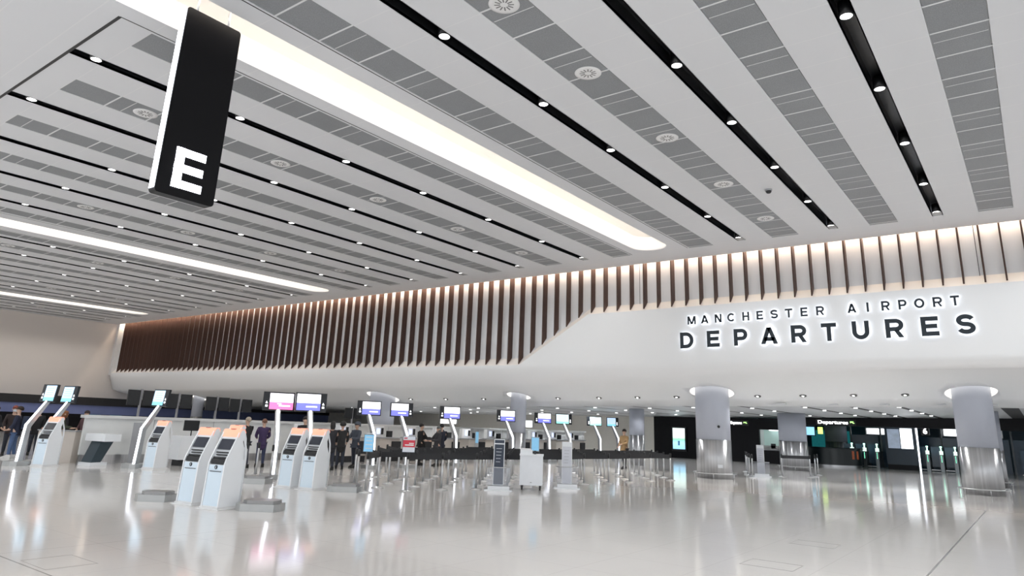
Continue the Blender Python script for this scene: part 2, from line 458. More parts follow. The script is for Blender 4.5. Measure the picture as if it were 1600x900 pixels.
# ------------------------------------------------------------------ columns
SENS = None
def soff_z(x, y):
    s_ = shift(y); zq, ze = zring(y), zedge(y)
    return lerp(x, [(XW+.9+s_*.6, zq+.36), (28.0+s_*.85, zq+.22), (28.8+s_, zq), (29.6+s_, (zq+ze)/2+.06), (30.2+s_, ze)])
def column(x, y, r, ztop, label, rail=True, ring=True, zc=1.5):
    t = empty('column', (x, y, 0), 0, label=label, cat='column')
    M().lathe([(r, zc), (r, ztop)], n=64).build('shaft', COLP, t)
    m = M().lathe([(r+.012, 0), (r+.012, zc)], n=64)
    m.build('steel_cladding', CHROME, t)
    if rail:
        pts = [((r+.17)*math.cos(a*PI/24), (r+.17)*math.sin(a*PI/24), .2) for a in range(49)]
        m = M().tube(pts, .022, 8)
        for a in range(6):
            c, s = math.cos(a*PI/3+.3), math.sin(a*PI/3+.3)
            m.tube([((r+.17)*c, (r+.17)*s, 0), ((r+.17)*c, (r+.17)*s, .2)], .018, 6)
        m.build('bumper_rail', STEEL, t)
    if ring:
        zz = zring(y)+.75
        m = M().use(RINGL); N_ = 64; R_ = r+.206  # liner itself glows, in place of a lamp up in the recess
        ring_ = [(R_*math.cos(2*PI*k/N_), R_*math.sin(2*PI*k/N_)) for k in range(N_)]
        lo = [m.bm.verts.new((a, b, soff_z(x+a, y+b)+.012)) for a, b in ring_]; hi = [m.bm.verts.new((a, b, zz)) for a, b in ring_]; inn = [m.bm.verts.new((a*r/R_, b*r/R_, zz)) for a, b in ring_]
        for k in range(N_): m._f([lo[k], lo[(k+1) % N_], hi[(k+1) % N_], hi[k]], True)
        m.use(COVEW)
        for k in range(N_): m._f([hi[k], hi[(k+1) % N_], inn[(k+1) % N_], inn[k]])
        m.build('light_recess', None, t)
    return t
cl = ['thick grey column with steel base at the far right, nearest to the camera', 'thick grey column with steel base below the start of the large departures lettering',
      'slim grey column rising behind the white trolley', 'thick grey column half hidden behind a pair of overhead screens', 'slim grey column far back at left behind the partition']
for i, (x, y, r) in enumerate(COLS):
    t = column(x, y, r, zring(y)+.8, cl[i], rail=(i < 2), zc=(1.62, 1.5, 1.42, 1.5, 1.5)[i])
    if i == 1:
        a = math.atan2(-y, -x)+.32
        T = Matrix.Rotation(a, 4, 'Z') @ Matrix.Translation((r, 0, 2.02)) @ Matrix.Rotation(PI/2, 4, 'Y')
        M().lathe([(.055, -.01), (.055, .03), (.03, .045)], n=16, T=T).build('sensor', BLACK, t)
        T = Matrix.Rotation(a, 4, 'Z')
        M().box(r+.01, r+.022, -.1, .1, .43, .55, T).build('access_panel', STEEL, t)
for x, y, r, lb in ((40.7, 11.0, .72, 'thick grey and steel column behind the ribbon barriers, left of the dark counter'), (37.9, 2.15, .72, 'thick grey column standing right behind the nearest column at far right'),
                    (34.9, 17.5, .40, 'slim grey column in front of the white back wall, beside the tan-jacketed person'), (56.5, 12.2, .75, 'thick column behind the dark curved counter, lit teal around it')):
    column(x, y, r, zl(y)+.0, lb, rail=(r > .5), ring=False, zc=1.5)

# ------------------------------------------------------------------ wall fins
FY = [-7.6+.575*i for i in range(13)]          # right end, mostly outside the frame
FY = [-7.3, -6.73, -6.16, -5.58, -5.0, -4.42, -3.84, -3.26, -2.68, -2.1, -1.51, -.92]
FY += [-.33, .25, .82, 1.41, 1.99, 2.57, 3.15, 3.74, 4.33, 4.92, 5.52, 6.12, 6.72, 7.32, 7.93, 8.54, 9.15, 9.77, 10.38, 10.99, 11.61, 12.24, 12.87, 13.5, 14.14, 14.79, 15.43,
       16.08, 16.73, 17.38, 18.04, 18.69, 19.35, 20.01, 20.67]
y = 20.67
while y < 59.4:
    y += lerp(y, [(21, .665), (60, .69)]); FY.append(y)
FY = [y for y in FY if y > -3.5]
fin_hi = None
def fin_mesh(y):
    z0, z0b = recess_z(y), recess_z(y+.0)+.33
    m = M().prism([(XW+.0, z0+.04), (XW+.0, 9.25), (XW+.33, 9.25), (XW+.33, z0b+.04)], y, y+.05, 'y')
    return m
n = len(FY)
for i, y in enumerate(FY):
    yy = min(y, y)
    z0 = recess_z(y); dz = 0
    if 15.6 < y < 19.35: dz = .1
    m = M().prism([(0, z0+.05+dz), (0, 9.2), (.33, 9.2), (.33, z0+.38+dz)], -.025, .025, 'y')
    o = m.build('wall_fin', WOOD); o.location = (XW, y, 0)
    if i < n/2: lb = f'vertical dark timber fin on the upper wall, {ordn(i+1)} from the right end'
    else: lb = f'vertical dark timber fin on the upper wall, {ordn(n-i)} from the left end'
    tag(o, lb, 'wall fin', 'vertical timber fins along the upper wall')

# ------------------------------------------------------------------ wall lettering
def strokes(ch, W, H_, t):
    """sans capitals as thick strokes: polylines and plain polygons in a W x H_ box"""
    h = t/2; L = []; Q = []
    def arc(cx_, cy__, rx, ry, a0, a1, n=14):
        return [(cx_+rx*math.cos(math.radians(a0+(a1-a0)*k/n)), cy__+ry*math.sin(math.radians(a0+(a1-a0)*k/n))) for k in range(n+1)]
    if ch == 'E': L = [[(h, 0), (h, H_)], [(t, h), (W, h)], [(t, H_/2), (W*.92, H_/2)], [(t, H_-h), (W, H_-h)]]
    if ch == 'H': L = [[(h, 0), (h, H_)], [(W-h, 0), (W-h, H_)], [(t, H_/2), (W-t, H_/2)]]
    if ch == 'I': L = [[(W/2, 0), (W/2, H_)]]
    if ch == 'T': L = [[(0, H_-h), (W, H_-h)], [(W/2, 0), (W/2, H_-t)]]
    if ch == 'D': L = [[(h, t), (h, H_-t)], [(0, h)]+arc(W*.45, H_/2, W*.55-h, H_/2-h, -90, 90)+[(0, H_-h)]]
    if ch in 'PR':
        yb = H_*(.42 if ch == 'P' else .45); ry = (H_-h-yb)/2
        L = [[(h, 0), (h, H_-t)], [(t, yb)]+arc(W*.58, yb+ry, W*.42-h, ry, -90, 90)+[(0, H_-h)]]
        if ch == 'R': Q = [[(W*.45, yb-h*.6), (W*.45+t*1.1, yb-h*.6), (W, 0), (W-t*1.15, 0)]]
    if ch == 'A':
        q = t*1.12
        Q = [[(0, 0), (q, 0), (W/2+q*.5, H_), (W/2-q*.5, H_)], [(W-q, 0), (W, 0), (W/2+q*.5, H_), (W/2-q*.5, H_)]]
        L = [[(W*.2, H_*.29), (W*.8, H_*.29)]]
    if ch == 'M':
        L = [[(h, 0), (h, H_)], [(W-h, 0), (W-h, H_)]]; Q = [[(0, H_), (t*1.25, H_), (W/2+t*.55, 0), (W/2-t*.55, 0)], [(W-t*1.25, H_), (W, H_), (W/2+t*.55, 0), (W/2-t*.55, 0)]]
    if ch == 'N':
        L = [[(h, 0), (h, H_)], [(W-h, 0), (W-h, H_)]]; Q = [[(0, H_), (t*1.25, H_), (W, 0), (W-t*1.25, 0)]]
    if ch == 'U': L = [[(h, H_)]+arc(W/2, W/2, W/2-h, W/2-h, 180, 360)+[(W-h, H_)]]
    if ch == 'O': L = [arc(W/2, H_/2, W/2-h, H_/2-h, 0, 360, 32)]
    if ch == 'C': L = [arc(W/2, H_/2, W/2-h, H_/2-h, 42, 318, 26)]
    if ch == 'S':
        ry = (H_/2-h)/2
        L = [arc(W/2, H_-h-ry, W/2-h, ry, 18, 262, 18)+arc(W/2, h+ry, W/2-h, ry, 82, -162, 18)]
    return L, Q
def glyph_mesh(ch, x0, z0, W, H_, t, grow, xa, xb):
    """the letter as a solid between x = xa and x = xb; reads right along -Y"""
    L, Q = strokes(ch, W, H_, t); m = M()
    def put(poly): m.prism([(-(x0+p), z0+q) for p, q in poly], xa, xb, 'x')
    for q in Q:
        if grow:
            cxm = sum(p[0] for p in q)/len(q); czm = sum(p[1] for p in q)/len(q)
            q = [(p[0]+math.copysign(grow, p[0]-cxm), p[1]+math.copysign(grow, p[1]-czm)) for p in q]
        put(q)
    for l in L:
        pts = [Vector((p[0], p[1])) for p in l]; closed = (pts[0]-pts[-1]).length < 1e-5; n = len(pts); hh = t/2+grow; A = []; B = []
        for k, p in enumerate(pts):
            a = pts[k-1] if k else (pts[-2] if closed else p); b = pts[k+1] if k < n-1 else (pts[1] if closed else p)
            d = (b-a).normalized(); nn = Vector((-d.y, d.x))
            e = Vector((0, 0))
            if not closed and k == 0: e = -d*grow
            if not closed and k == n-1: e = d*grow
            A.append(p+nn*hh+e); B.append(p-nn*hh+e)
        for k in range(n-1): put([A[k], A[k+1], B[k+1], B[k]])
    return m
def ts(y): return -.0143*y                     # the lettering line rises slightly to the right
big = [('D', 11.23, 10.67), ('E', 10.11, 9.61), ('P', 9.04, 8.52), ('A', 8.02, 7.40), ('R', 6.92, 6.38), ('T', 5.87, 5.37), ('U', 4.86, 4.32), ('R', 3.82, 3.27), ('E', 2.76, 2.26), ('S', 1.76, 1.25)]
small = [('M', 10.89, 10.55), ('A', 10.33, 10.02), ('N', 9.76, 9.49), ('C', 9.26, 8.95), ('H', 8.67, 8.41), ('E', 8.13, 7.89), ('S', 7.61, 7.34), ('T', 7.08, 6.82), ('E', 6.53, 6.29), ('R', 5.99, 5.72),
         ('A', 4.95, 4.66), ('I', 4.33, 4.265), ('R', 3.87, 3.61), ('P', 3.35, 3.1), ('O', 2.88, 2.58), ('R', 2.34, 2.07), ('T', 1.84, 1.59)]
sign = empty('wall_lettering', (XW, 6.2, 5.0), 0, label='dark halo-lit letters reading MANCHESTER AIRPORT DEPARTURES on the white fascia', cat='sign')
HALO = mat('letter_halo', (1, 1, 1), .4, emit=2.5, ecol=(.85, .9, 1))
for lst, z0, h, tk in ((big, 5.148, .635, .142), (small, 6.088, .325, .066)):
    for chx, ya, yb in lst:
        ym = (ya+yb)/2; zz = z0+ts(ym)-5.0; W_ = ya-yb
        x0 = -(ya-6.2)
        o = glyph_mesh(chx, x0, zz, W_, h, tk, 0, -.11, -.08).build('letter', INK, sign)
        glyph_mesh(chx, x0, zz, W_, h, tk, -.006 if h < .5 else -.014, -.075, -.05).build('halo_backing', HALO, o)

# ------------------------------------------------------------------ hanging E sign
t = empty('hanging_sign', (5.43, 11.14, 5.2), 0, label='tall black double-sided panel with a glowing letter E hanging from the ceiling trough', cat='sign')
rc = lambda cx_, cz_, a0: [(cx_+.06*math.cos(a0+k*PI/12), cz_+.06*math.sin(a0+k*PI/12)) for k in range(7)]
m = M().prism(rc(-.455, .06, PI)+rc(.455, .06, 1.5*PI)+rc(.455, 3.37, 0)+rc(-.455, 3.37, PI/2), -.10, .10, 'y'); m.build('panel', mat('sign_black', (.004, .004, .005), .3, spec=.2), t, bevel=.03)
M().box(-.530, -.508, -.078, .078, .07, 3.38).build('light_edge', LED, t)
EG = mat('letter_glow', (1, 1, 1), .4, emit=5, ecol=(.88, .9, 1))
TE = Matrix(((1, 0, 0, 0), (0, 0, -1, -.10), (0, 1, 0, 0), (0, 0, 0, 1)))
m = M()
ex, ez, ew, eh, th = -.27, .16, .52, .70, .135
for (a, b, c, d) in ((ex, ex+.15, ez, ez+eh), (ex, ex+ew, ez, ez+th), (ex, ex+ew*.97, ez+eh/2-th/2, ez+eh/2+th/2), (ex, ex+ew, ez+eh-th, ez+eh)):
    m.box(a, b, -.112, -.101, c, d)
m.build('letter', EG, t)
M().tube([(-.3, 0, 3.4), (-.3, 0, 4.0)], .02).build('hanger_rod', STEEL, t); M().tube([(.3, 0, 3.4), (.3, 0, 4.0)], .02).build('hanger_rod', STEEL, t)

# ------------------------------------------------------------------ ceiling fittings
d0 = empty('downlight', (0, 0, 0), 0, cat='downlight')
M().lathe([(.001, .0), (.10, .0), (.10, .012), (.001, .012)], n=20).build('lens', LAMP, d0)
M().lathe([(.102, .0), (.122, .0), (.122, .26), (.102, .26)], n=20).build('housing', BLACK, d0)
first = True
DX = [4.9, 8.2, 11.5, 14.6, 17.9, 21.25, 24.25]
SPOT = bpy.data.lights.new('downlight_beam', 'SPOT'); SPOT.energy = 140; SPOT.spot_size = math.radians(125); SPOT.spot_blend = .7; SPOT.shadow_soft_size = .09; SPOT.color = (1, .985, .96)
def beam(par, z=-.03):
    o = bpy.data.objects.new('beam', SPOT); C.objects.link(o); o.parent = par; o.location = (0, 0, z)
beam(d0, -.012)
vis = sorted([y for y in SLOTS if y > -1])
for y in SLOTS:
    for x in (-8.5, -5.2, -1.9, 1.5):
        o = bpy.data.objects.new('ceiling_beam', SPOT); C.objects.link(o); o.location = (x, y, H-.05)
for y in (-4.4, -1.3):
    for x in DX:
        o = bpy.data.objects.new('ceiling_beam', SPOT); C.objects.link(o); o.location = (x, y, H-.05)
for si, y in enumerate(vis):
    for k, x in enumerate(DX):
        lb = f'ceiling downlight, {ordn(7-k)} from the fins in the {ordn(si+1)} slot from the right'
        pos = (x, y, H+.016)
        if first: d0.location = pos; d0['label'] = lb; d0['group'] = 'downlights in the black ceiling slots'; first = False
        else: dup(d0, pos, None, lb, 'downlights in the black ceiling slots')
v0 = empty('ceiling_diffuser', (0, 0, 0), 0, cat='air diffuser')
M().lathe([(.20, -.006), (.27, -.004), (.27, .004), (.20, .004)], n=32).build('rim', WHITE, v0)
m = M().use(WHITE).lathe([(.001, -.004), (.20, -.001)], n=32)
for k in range(12):
    a = k*PI/6; T = Matrix.Rotation(a, 4, 'Z')
    m.use(mat('vane_slot', (.2, .2, .2), .6)).box(.07, .17, -.012, .012, -.009, -.004, T)  # dark bars for the slots between the vanes
m.build('swirl_plate', None, v0)
first = True; gi = 0
rows_d = [(6.42, (7.99, 10.8, 14.6, 18.45, 22.33)), (16.37, (6.76, 10.58, 14.3, 18.26, 22.3)), (26.3, (9.5, 13.3, 17.1, 21.0)), (36.15, (10.3, 14.1, 18, 21.8)), (46.8, (12, 16, 20)), (56.8, (15, 19))]
for ri, (y, xs_) in enumerate(rows_d):
    for k, x in enumerate(xs_[::-1]):
        lb = f'round air diffuser, {ordn(k+1)} from the fins in the {ordn(ri+1)} diffuser row from right'
        if first: v0.location = (x, y, H+.0); v0['label'] = lb; v0['group'] = 'round air diffusers in the ceiling'; first = False
        else: dup(v0, (x, y, H), None, lb, 'round air diffusers in the ceiling')
t = empty('dome_camera', (19.53, 5.48, H), 0, label='small black dome camera on the white ceiling between two slots', cat='camera')
M().lathe([(.10, 0), (.10, -.04), (.085, -.05)], n=20).build('mount', GREY, t)
M().lathe([(.085, -.05), (.075, -.09), (.045, -.12), (.001, -.13)], n=20).build('dome', BLACK, t)
# downlights in the sloping soffit and in the lower ceiling
s0 = empty('soffit_light', (0, 0, 0), 0, cat='downlight')
M().lathe([(.001, -.034), (.035, -.032), (.045, -.02)], n=16).build('lens', LAMP, s0)
M().lathe([(.045, -.02), (.14, -.012), (.14, .02), (.07, .02)], n=16).build('bezel', mat('bezel_grey', (.16, .16, .16), .5), s0)
SP3 = SPOT.copy(); SP3.energy = 190; ob_ = bpy.data.objects.new('beam', SP3); C.objects.link(ob_); ob_.parent = s0; ob_.location = (0, 0, -.06)
for k, y in enumerate((-1.2, 4.05, 5.8, 7.6, 9.3, 12.7, 14.6, 16.6, 18.9, 23.6, 26.3, 29.0)):
    lb = f'small recessed downlight in the sloping soffit, {ordn(k+1)} from the right'
    pos = (29.2+shift(y), y, soff_z(29.2+shift(y), y)-.012)
    q = s0 if k == 0 else dup(s0, pos)
    q.location = pos; q['label'] = lb; q['group'] = 'downlights along the sloping soffit'
    q.rotation_euler = (0, .33, 0)
l0 = empty('lower_downlight', (0, 0, 0), 0, cat='downlight')
SP2 = bpy.data.lights.new('low_beam', 'SPOT'); SP2.energy = 78; SP2.spot_size = math.radians(150); SP2.spot_blend = .5; SP2.shadow_soft_size = .07; SP2.color = (.97, .98, 1)
ob_ = bpy.data.objects.new('beam', SP2); C.objects.link(ob_); ob_.parent = l0; ob_.location = (0, 0, -.02)
M().lathe([(.001, 0), (.085, 0), (.085, .04), (.001, .04)], n=16).build('lens', mat('lamp_dim', (1, 1, 1), .4, emit=1.7, ecol=(1, 1, 1)), l0)
first = True
for i, y in enumerate(LS[1:17]):
    for k, x in enumerate((33, 36.5, 40, 43.5)):
        if i == 1: y = 2.6
        pos = (x+(i % 2)*.8, y, zl(y)-.035)
        lb = f'low ceiling downlight, {ordn(k+1)} from the front in the {ordn(i+1)} slot from right'
        if first: l0.location = pos; q = l0; first = False
        else: q = dup(l0, pos)
        q['label'] = lb; q['group'] = 'downlights in the low ceiling'

# ------------------------------------------------------------------ floor hatches
for k, (x, y, lb) in enumerate(((3.95, 9.5, 'faint rectangular access hatch outline in the floor at bottom left'), (10.7, 3.3, 'rectangular access hatch outline in the floor at bottom right'), (13.3, 3.35, 'smaller faint hatch outline in the floor, behind the bottom right one'))):
    m = M(); a, b, w_ = .28, .36, .008
    for (x0, x1, y0, y1) in ((-a, a, -b, -b+w_), (-a, a, b-w_, b), (-a, -a+w_, -b, b), (a-w_, a, -b, b)): m.box(x0, x1, y0, y1, 0, .0015)
    o = m.build('floor_hatch', mat('hatch_seam', (.22, .21, .2), .4)); o.location = (x, y, .0002); tag(o, lb, 'floor hatch')

# ------------------------------------------------------------------ self-service kiosks
def make_kiosk():
    t = empty('check_in_kiosk', (0, 0, 0))
    w_ = .225
    side = [(-.22, .04), (-.19, .80), (-.155, .90), (.03, 1.27), (.07, 1.36), (.12, 1.42), (.20, 1.42), (.235, 1.36), (.20, 1.22), (.17, 1.14), (.20, 1.0), (.27, .86), (.27, .04)]
    M().prism(side, -w_, -w_+.03).build('side_panel', KWHITE, t, bevel=.004)
    M().prism(side, w_-.03, w_).build('side_panel', KWHITE, t, bevel=.004)
    core = [(-.205, .04), (-.175, .78), (-.10, .80), (-.08, .90), (.05, 1.27), (.09, 1.36), (.13, 1.395), (.19, 1.395), (.21, 1.36), (.17, 1.2), (.14, 1.14), (.17, .98), (.25, .86), (.25, .04)]
    M().prism(core, -w_+.03, w_-.03).build('body', KWHITE, t)
    M().prism([(-.21, .06), (-.185, .68), (-.18, .68), (-.205, .06)], -w_+.04, w_-.04).build('front_panel', KFRONT, t)
    m = M().prism([(-.187, .685), (-.183, .775), (-.178, .775), (-.18, .685)], -w_+.04, w_-.04); m.build('upper_panel', KFRONT, t)
    T = Matrix.Translation((-.187, 0, .735)) @ Matrix.Rotation(-PI/2, 4, 'Y')
    m = M().use(INK).lathe([(.001, .006), (.036, .006), (.036, -.004)], n=20, T=T)
    m.use(PALE).box(-.020, .020, -.006, .006, .006, .008, T).box(-.02, -.008, -.006, .016, .006, .008, T)
    m.build('badge', None, t)
    M().box(-.192, -.178, -.15, .15, .655, .668).build('slot', BLACK, t)
    def slope(z): return -.155+(z-.90)*(.185/.37)
    def sl(z0, z1, y0, y1, off, th):
        return [(slope(z0)-off, z0+off*.4), (slope(z1)-off, z1+off*.4), (slope(z1)-off+th, z1+off*.4-th*.4), (slope(z0)-off+th, z0+off*.4-th*.4)]
    M().prism([(-.178, .80), (-.155, .875), (-.10, .90), (-.09, .80)], -w_+.045, w_-.045).build('document_tray', BLACKM, t)
    M().prism(sl(1.06, 1.25, 0, 0, -.012, .02), -w_+.05, w_-.05).build('screen', GLASSD, t)
    M().prism(sl(.905, .93, 0, 0, -.02, .02), -w_+.05, w_-.05).build('card_slot', BLACK, t)
    M().prism(sl(.955, .975, 0, 0, -.02, .02), -w_+.07, w_-.09).build('printer_slot', BLACK, t)
    M().prism(sl(1.00, 1.02, 0, 0, -.02, .02), -w_+.06, w_-.06).build('printer_slot', BLACK, t)
    M().box(.0, .012, -.10, .05, 1.10, 1.2, Matrix.Translation((-.03, 0, .02)) @ Matrix.Rotation(.46, 4, 'Y') if 0 else None).build('poster_insert', KGREY, t) if 0 else None
    m = M().use(PEACH).prism([(.05, 1.285), (.075, 1.365), (.118, 1.428), (.205, 1.43), (.243, 1.365), (.235, 1.355), (.20, 1.415), (.125, 1.413), (.09, 1.36), (.065, 1.28)], -w_-.004, w_+.004)
    m.build('light_band', None, t)
    M().box(.10, .15, -.05, .05, 1.425, 1.436).build('top_badge', mat('dark_red', (.3, .03, .03), .4), t)
    # rear frame with the diamond shaped gap
    M().tube([(.19, w_-.02, 1.36), (.24, w_-.02, 1.25), (.31, w_-.02, 1.08), (.33, w_-.02, .90), (.33, w_-.02, .06)], .02, 8).tube([(.19, -w_+.02, 1.36), (.24, -w_+.02, 1.25), (.31, -w_+.02, 1.08), (.33, -w_+.02, .90), (.33, -w_+.02, .06)], .02, 8).build('rear_frame', KWHITE, t)
    M().box(.25, .32, -w_+.02, w_-.02, .04, .86).build('rear_housing', KWHITE, t)
    M().box(-.28, .36, -.30, .30, 0, .012).box(-.24, .34, -w_-.01, w_+.01, .012, .045).build('base_plate', mat('base_plate_white', (.7, .71, .72), .3), t)
    return t
K = make_kiosk()
def rot_for(deg): return math.radians(deg)+PI      # local -x is the front
ks = [(8.04, 12.96, -168, 'white check-in kiosk, the nearest one, on the right of the front pair'),
      (8.04, 13.88, -168, 'white check-in kiosk on the left of the front pair'),
      (9.35, 24.94, -157, 'white check-in kiosk standing beside the leftmost screen masts'),
      (11.69, 22.77, -162, 'white check-in kiosk alone right of the single screen mast'),
      (11.70, 15.75, -168, 'white check-in kiosk on the left of the pair below the pink screen'),
      (11.85, 15.06, -168, 'white check-in kiosk on the right of the pair below the pink screen'),
      (11.3, 18.0, -168, 'white check-in kiosk mostly hidden, its peach top showing behind the front pair'),
      (10.2, 16.6, -168, 'white check-in kiosk hidden behind the nearest kiosk, only its glowing top edge showing')]
for i, (x, y, d, lb) in enumerate(ks[:7]):
    q = K if i == 0 else dup(K, (x, y, 0))
    q.location = (x, y, 0); q.rotation_euler = (0, 0, rot_for(d)); q.scale = (1, 1, 1.03); tag(q, lb, 'kiosk', 'self-service check-in kiosks')
def plinth(x, y, a, lb, L=.5, W=.33):
    t = empty('kiosk_plinth', (x, y, 0), a, label=lb, cat='plinth')
    poly = [(-L, -W*.6), (-L*.7, -W), (L*.8, -W), (L, -W*.4), (L, W*.6), (L*.6, W), (-L*.8, W), (-L, W*.5)]
    M().prism([(p*1.0, q*1.0) for p, q in poly], 0, .13, 'z').build('lower_step', PLINTH, t, bevel=.008)
    M().prism([(p*.78+.03, q*.72) for p, q in poly], .13, .19, 'z').build('upper_step', mat('plinth_top', (.30, .30, .30), .35, .5), t, bevel=.006)
    return t
plinth(7.72, 14.72, -.9, 'low grey two-step plinth left of the front pair of kiosks', .36, .26)
plinth(8.52, 12.28, -.9, 'low grey two-step plinth in front, right of the nearest kiosk', .42, .30)
plinth(11.65, 17.15, -.9, 'low grey plinth behind the nearest kiosk, under a ribbon post', .40, .28)
plinth(12.27, 14.25, -.9, 'low grey plinth right of the kiosk pair below the pink screen', .42, .28)

# ------------------------------------------------------------------ screen masts
SCREENS = {}
def screen_mats(kind):
    return {'pink': ((.92, .88, .95), (.85, .18, .42)), 'blue': ((.93, .93, .98), (.16, .17, .62)), 'pale': ((.50, .66, .84), (.22, .58, .74)), 'green': ((.70, .86, .88), (.30, .70, .62))}[kind]
def make_mast(kind, bar, turn=0):
    """upright post that bends and leans back; local -x is the front; bar = side (+1 / -1) of the dark strip"""
    t = empty('screen_mast', (0, 0, 0))
    e = 1.2
    prof = [(-.07, .13), (-.02, e), (.50, 1.93), (.62, 1.90), (.12, e-.06), (.10, .13)]
    M().prism([(-.05, .13), (.0, e), (.5, 2.0), (.60, 2.0), (.13, e-.05), (.09, .13)], -.075, .075).build('post', STEEL, t, bevel=.006)
    M().prism([(-.075, .13), (-.02, e+.01), (.48, 1.99), (.50, 1.98), (0, e), (-.055, .13)], -.035, .035).build('light_strip', LED, t)
    M().prism([(-.34, -.22), (-.2, -.32), (.3, -.32), (.42, -.15), (.42, .18), (.25, .32), (-.22, .32), (-.34, .18)], 0, .13, 'z').build('base', PLINTH, t, bevel=.008)
    T = Matrix.Translation((.52, 0, 2.19)) @ Matrix.Rotation(math.radians(turn), 4, 'Z') @ Matrix.Rotation(.10, 4, 'Y')
    W, Hh = (.38 if kind == 'pale' else .46), .275
    s = empty('display', (0, 0, 0)); s.parent = t
    bx = M().box(-.035, .045, -W, W, -Hh, Hh, T); ho = bx.build('display_housing', mat('display_black', (.012, .014, .018), .3), t, bevel=.01)
    bpy.data.objects.remove(s)
    top, bot = screen_mats(kind)
    bar = -bar; W = .38 if kind == 'pale' else .46
    y0, y1 = (-W+.035, W-.185) if bar > 0 else (-W+.185, W-.035)
    mt = mat('screen_top_'+kind, top, .3, emit=.92, ecol=top, var=0); mb = mat('screen_bottom_'+kind, bot, .3, emit=1.0, ecol=bot, var=.0)
    m = M()
    zs = -.03 if kind in ('pink', 'blue') else -.13
    m.use(mt).box(-.041, -.036, y0, y1, zs, Hh-.035, T); m.use(mb).box(-.041, -.036, y0, y1, -Hh+.035, zs, T)
    m.build('screen', None, ho)
    m = M().use(mat('screen_text', (1, 1, 1), .4, emit=1.3, var=0))
    if kind in ('pink', 'blue'):
        m.box(-.044, -.041, y0+.09, y0+.42, -.15, -.11, T)
        if kind == 'pink': m.box(-.044, -.041, y0+.35, y0+.47, -.09, -.06, T)
    m2 = m
    if kind in ('pale', 'green'):
        m2 = M().use(mat('screen_ink', (.35, .5, .65), .4, emit=.4, ecol=(.5, .62, .75), var=0))
        for q in range(4): m2.box(-.044, -.041, y0+.1, y1-.1, .15-.07*q, .165-.07*q, T)
        m.bm.free()
    m2.build('screen_text', None, ho)
    yb = (W-.10)*bar
    m = M().use(LEDS)
    m.prism([(yb-.035, -.17), (yb+.03, -.17), (yb+.03, -.115), (yb-.035, -.115)], -.042, -.037, 'x', T)
    m.prism([(yb-.035, -.07), (yb+.03, -.07), (yb, 0.0)], -.042, -.037, 'x', T)
    m.build('arrow_symbols', None, ho)
    return t
# bar=+1 -> dark strip on local +y, which is the right-hand side seen from the front
MP = {}
def mast(kind, bar, x, y, deg, lb, turn=0):
    if (kind, bar, turn) not in MP: q = MP[(kind, bar, turn)] = make_mast(kind, bar, turn)
    else: q = dup(MP[(kind, bar, turn)], (0, 0, 0))
    q.location = (x, y, 0); q.rotation_euler = (0, 0, rot_for(deg)); tag(q, lb, 'screen mast', 'bent light-strip masts with overhead screens')
mast('pale', -1, 8.81, 25.4, -170, 'bent steel mast with a pale screen at far left, leftmost of all')
mast('pale', 1, 9.55, 25.75, -170, 'bent steel mast with a pale screen at left, behind the second-left kiosk')
mast('pale', 1, 11.36, 23.3, -172, 'bent steel mast with a pale screen standing alone left of a kiosk')
mast('pink', -1, 12.86, 18.15, -116, 'bent light-strip mast with a pink and white screen')
mast('blue', 1, 13.25, 17.1, -116, 'bent light-strip mast with a blue screen, directly right of the pink one')
mast('blue', -1, 18.72, 20.36, -98, 'mast with a blue screen behind the pale blue notice, left of a close pair', -24)
mast('blue', 1, 20.27, 20.16, -98, 'mast with a blue screen behind the red notice, right of a close pair', -24)
mast('blue', -1, 23.5, 20.4, -98, 'mast with a blue screen standing behind the people at the middle', -30)
mast('blue', -1, 27.47, 20.29, -98, 'mast with a blue screen cut off by the slim column', -30)
mast('blue', -1, 31.23, 20.69, -100, 'mast with a blue screen just right of the white trolley', -30)
mast('green', 1, 32.65, 20.29, -100, 'mast with a pale green screen above the white totem', -30)
mast('green', -1, 37.68, 21.31, -104, 'mast with a pale green screen, left of the last pair', -30)
mast('pale', 1, 39.28, 20.93, -104, 'mast with a pale lilac screen above the tan-jacketed person', -30)

# ------------------------------------------------------------------ ribbon barrier posts
def make_post(belt):
    t = empty('barrier_post', (0, 0, 0))
    M().lathe([(.17, 0), (.17, .015), (.05, .04), (.03, .05)], n=20).build('base', STEEL, t)
    M().lathe([(.03, .03), (.03, .86)], n=12).build('pole', STEEL, t)
    M().lathe([(.036, .80), (.036, .955), (.02, .97)], n=12).build('cap', BLACK, t)
    if belt:
        M().box(.03, belt, -.003, .003, .815, .925).build('belt', BLACKM, t)
    return t
SP = 1.40
PN = make_post(0); PB = PN
fb = fn = True
rowsp = [(13.73, 15.6, 4), (12.46, 13.72, 5), (13.59, 13.43, 5), (14.68, 13.19, 6), (15.7, 12.82, 6), (16.85, 12.6, 5), (18.0, 12.3, 5), (19.12, 12.05, 5), (20.3, 12.08, 5), (21.46, 11.82, 5), (22.74, 11.7, 4), (24.1, 11.56, 4), (25.3, 11.32, 4)]
ang = math.atan2(.80, 1.15)
fb = True
def post(x, y, lb, to=None):
    global fb
    q = PN if fb else dup(PN, (0, 0, 0)); fb = False
    q.location = (x, y, 0); tag(q, lb, 'barrier post', 'ribbon barrier posts')
    if to:
        dx, dy = to[0]-x, to[1]-y; L_ = math.hypot(dx, dy); T = Matrix.Rotation(math.atan2(dy, dx), 4, 'Z')
        M().box(.03, L_-.04, -.003, .003, .79, .925, T).build('belt', BLACKM, q)
    return q
grid = [[(x+1.15*k, y+.80*k) for k in range(n_)] for x, y, n_ in rowsp]
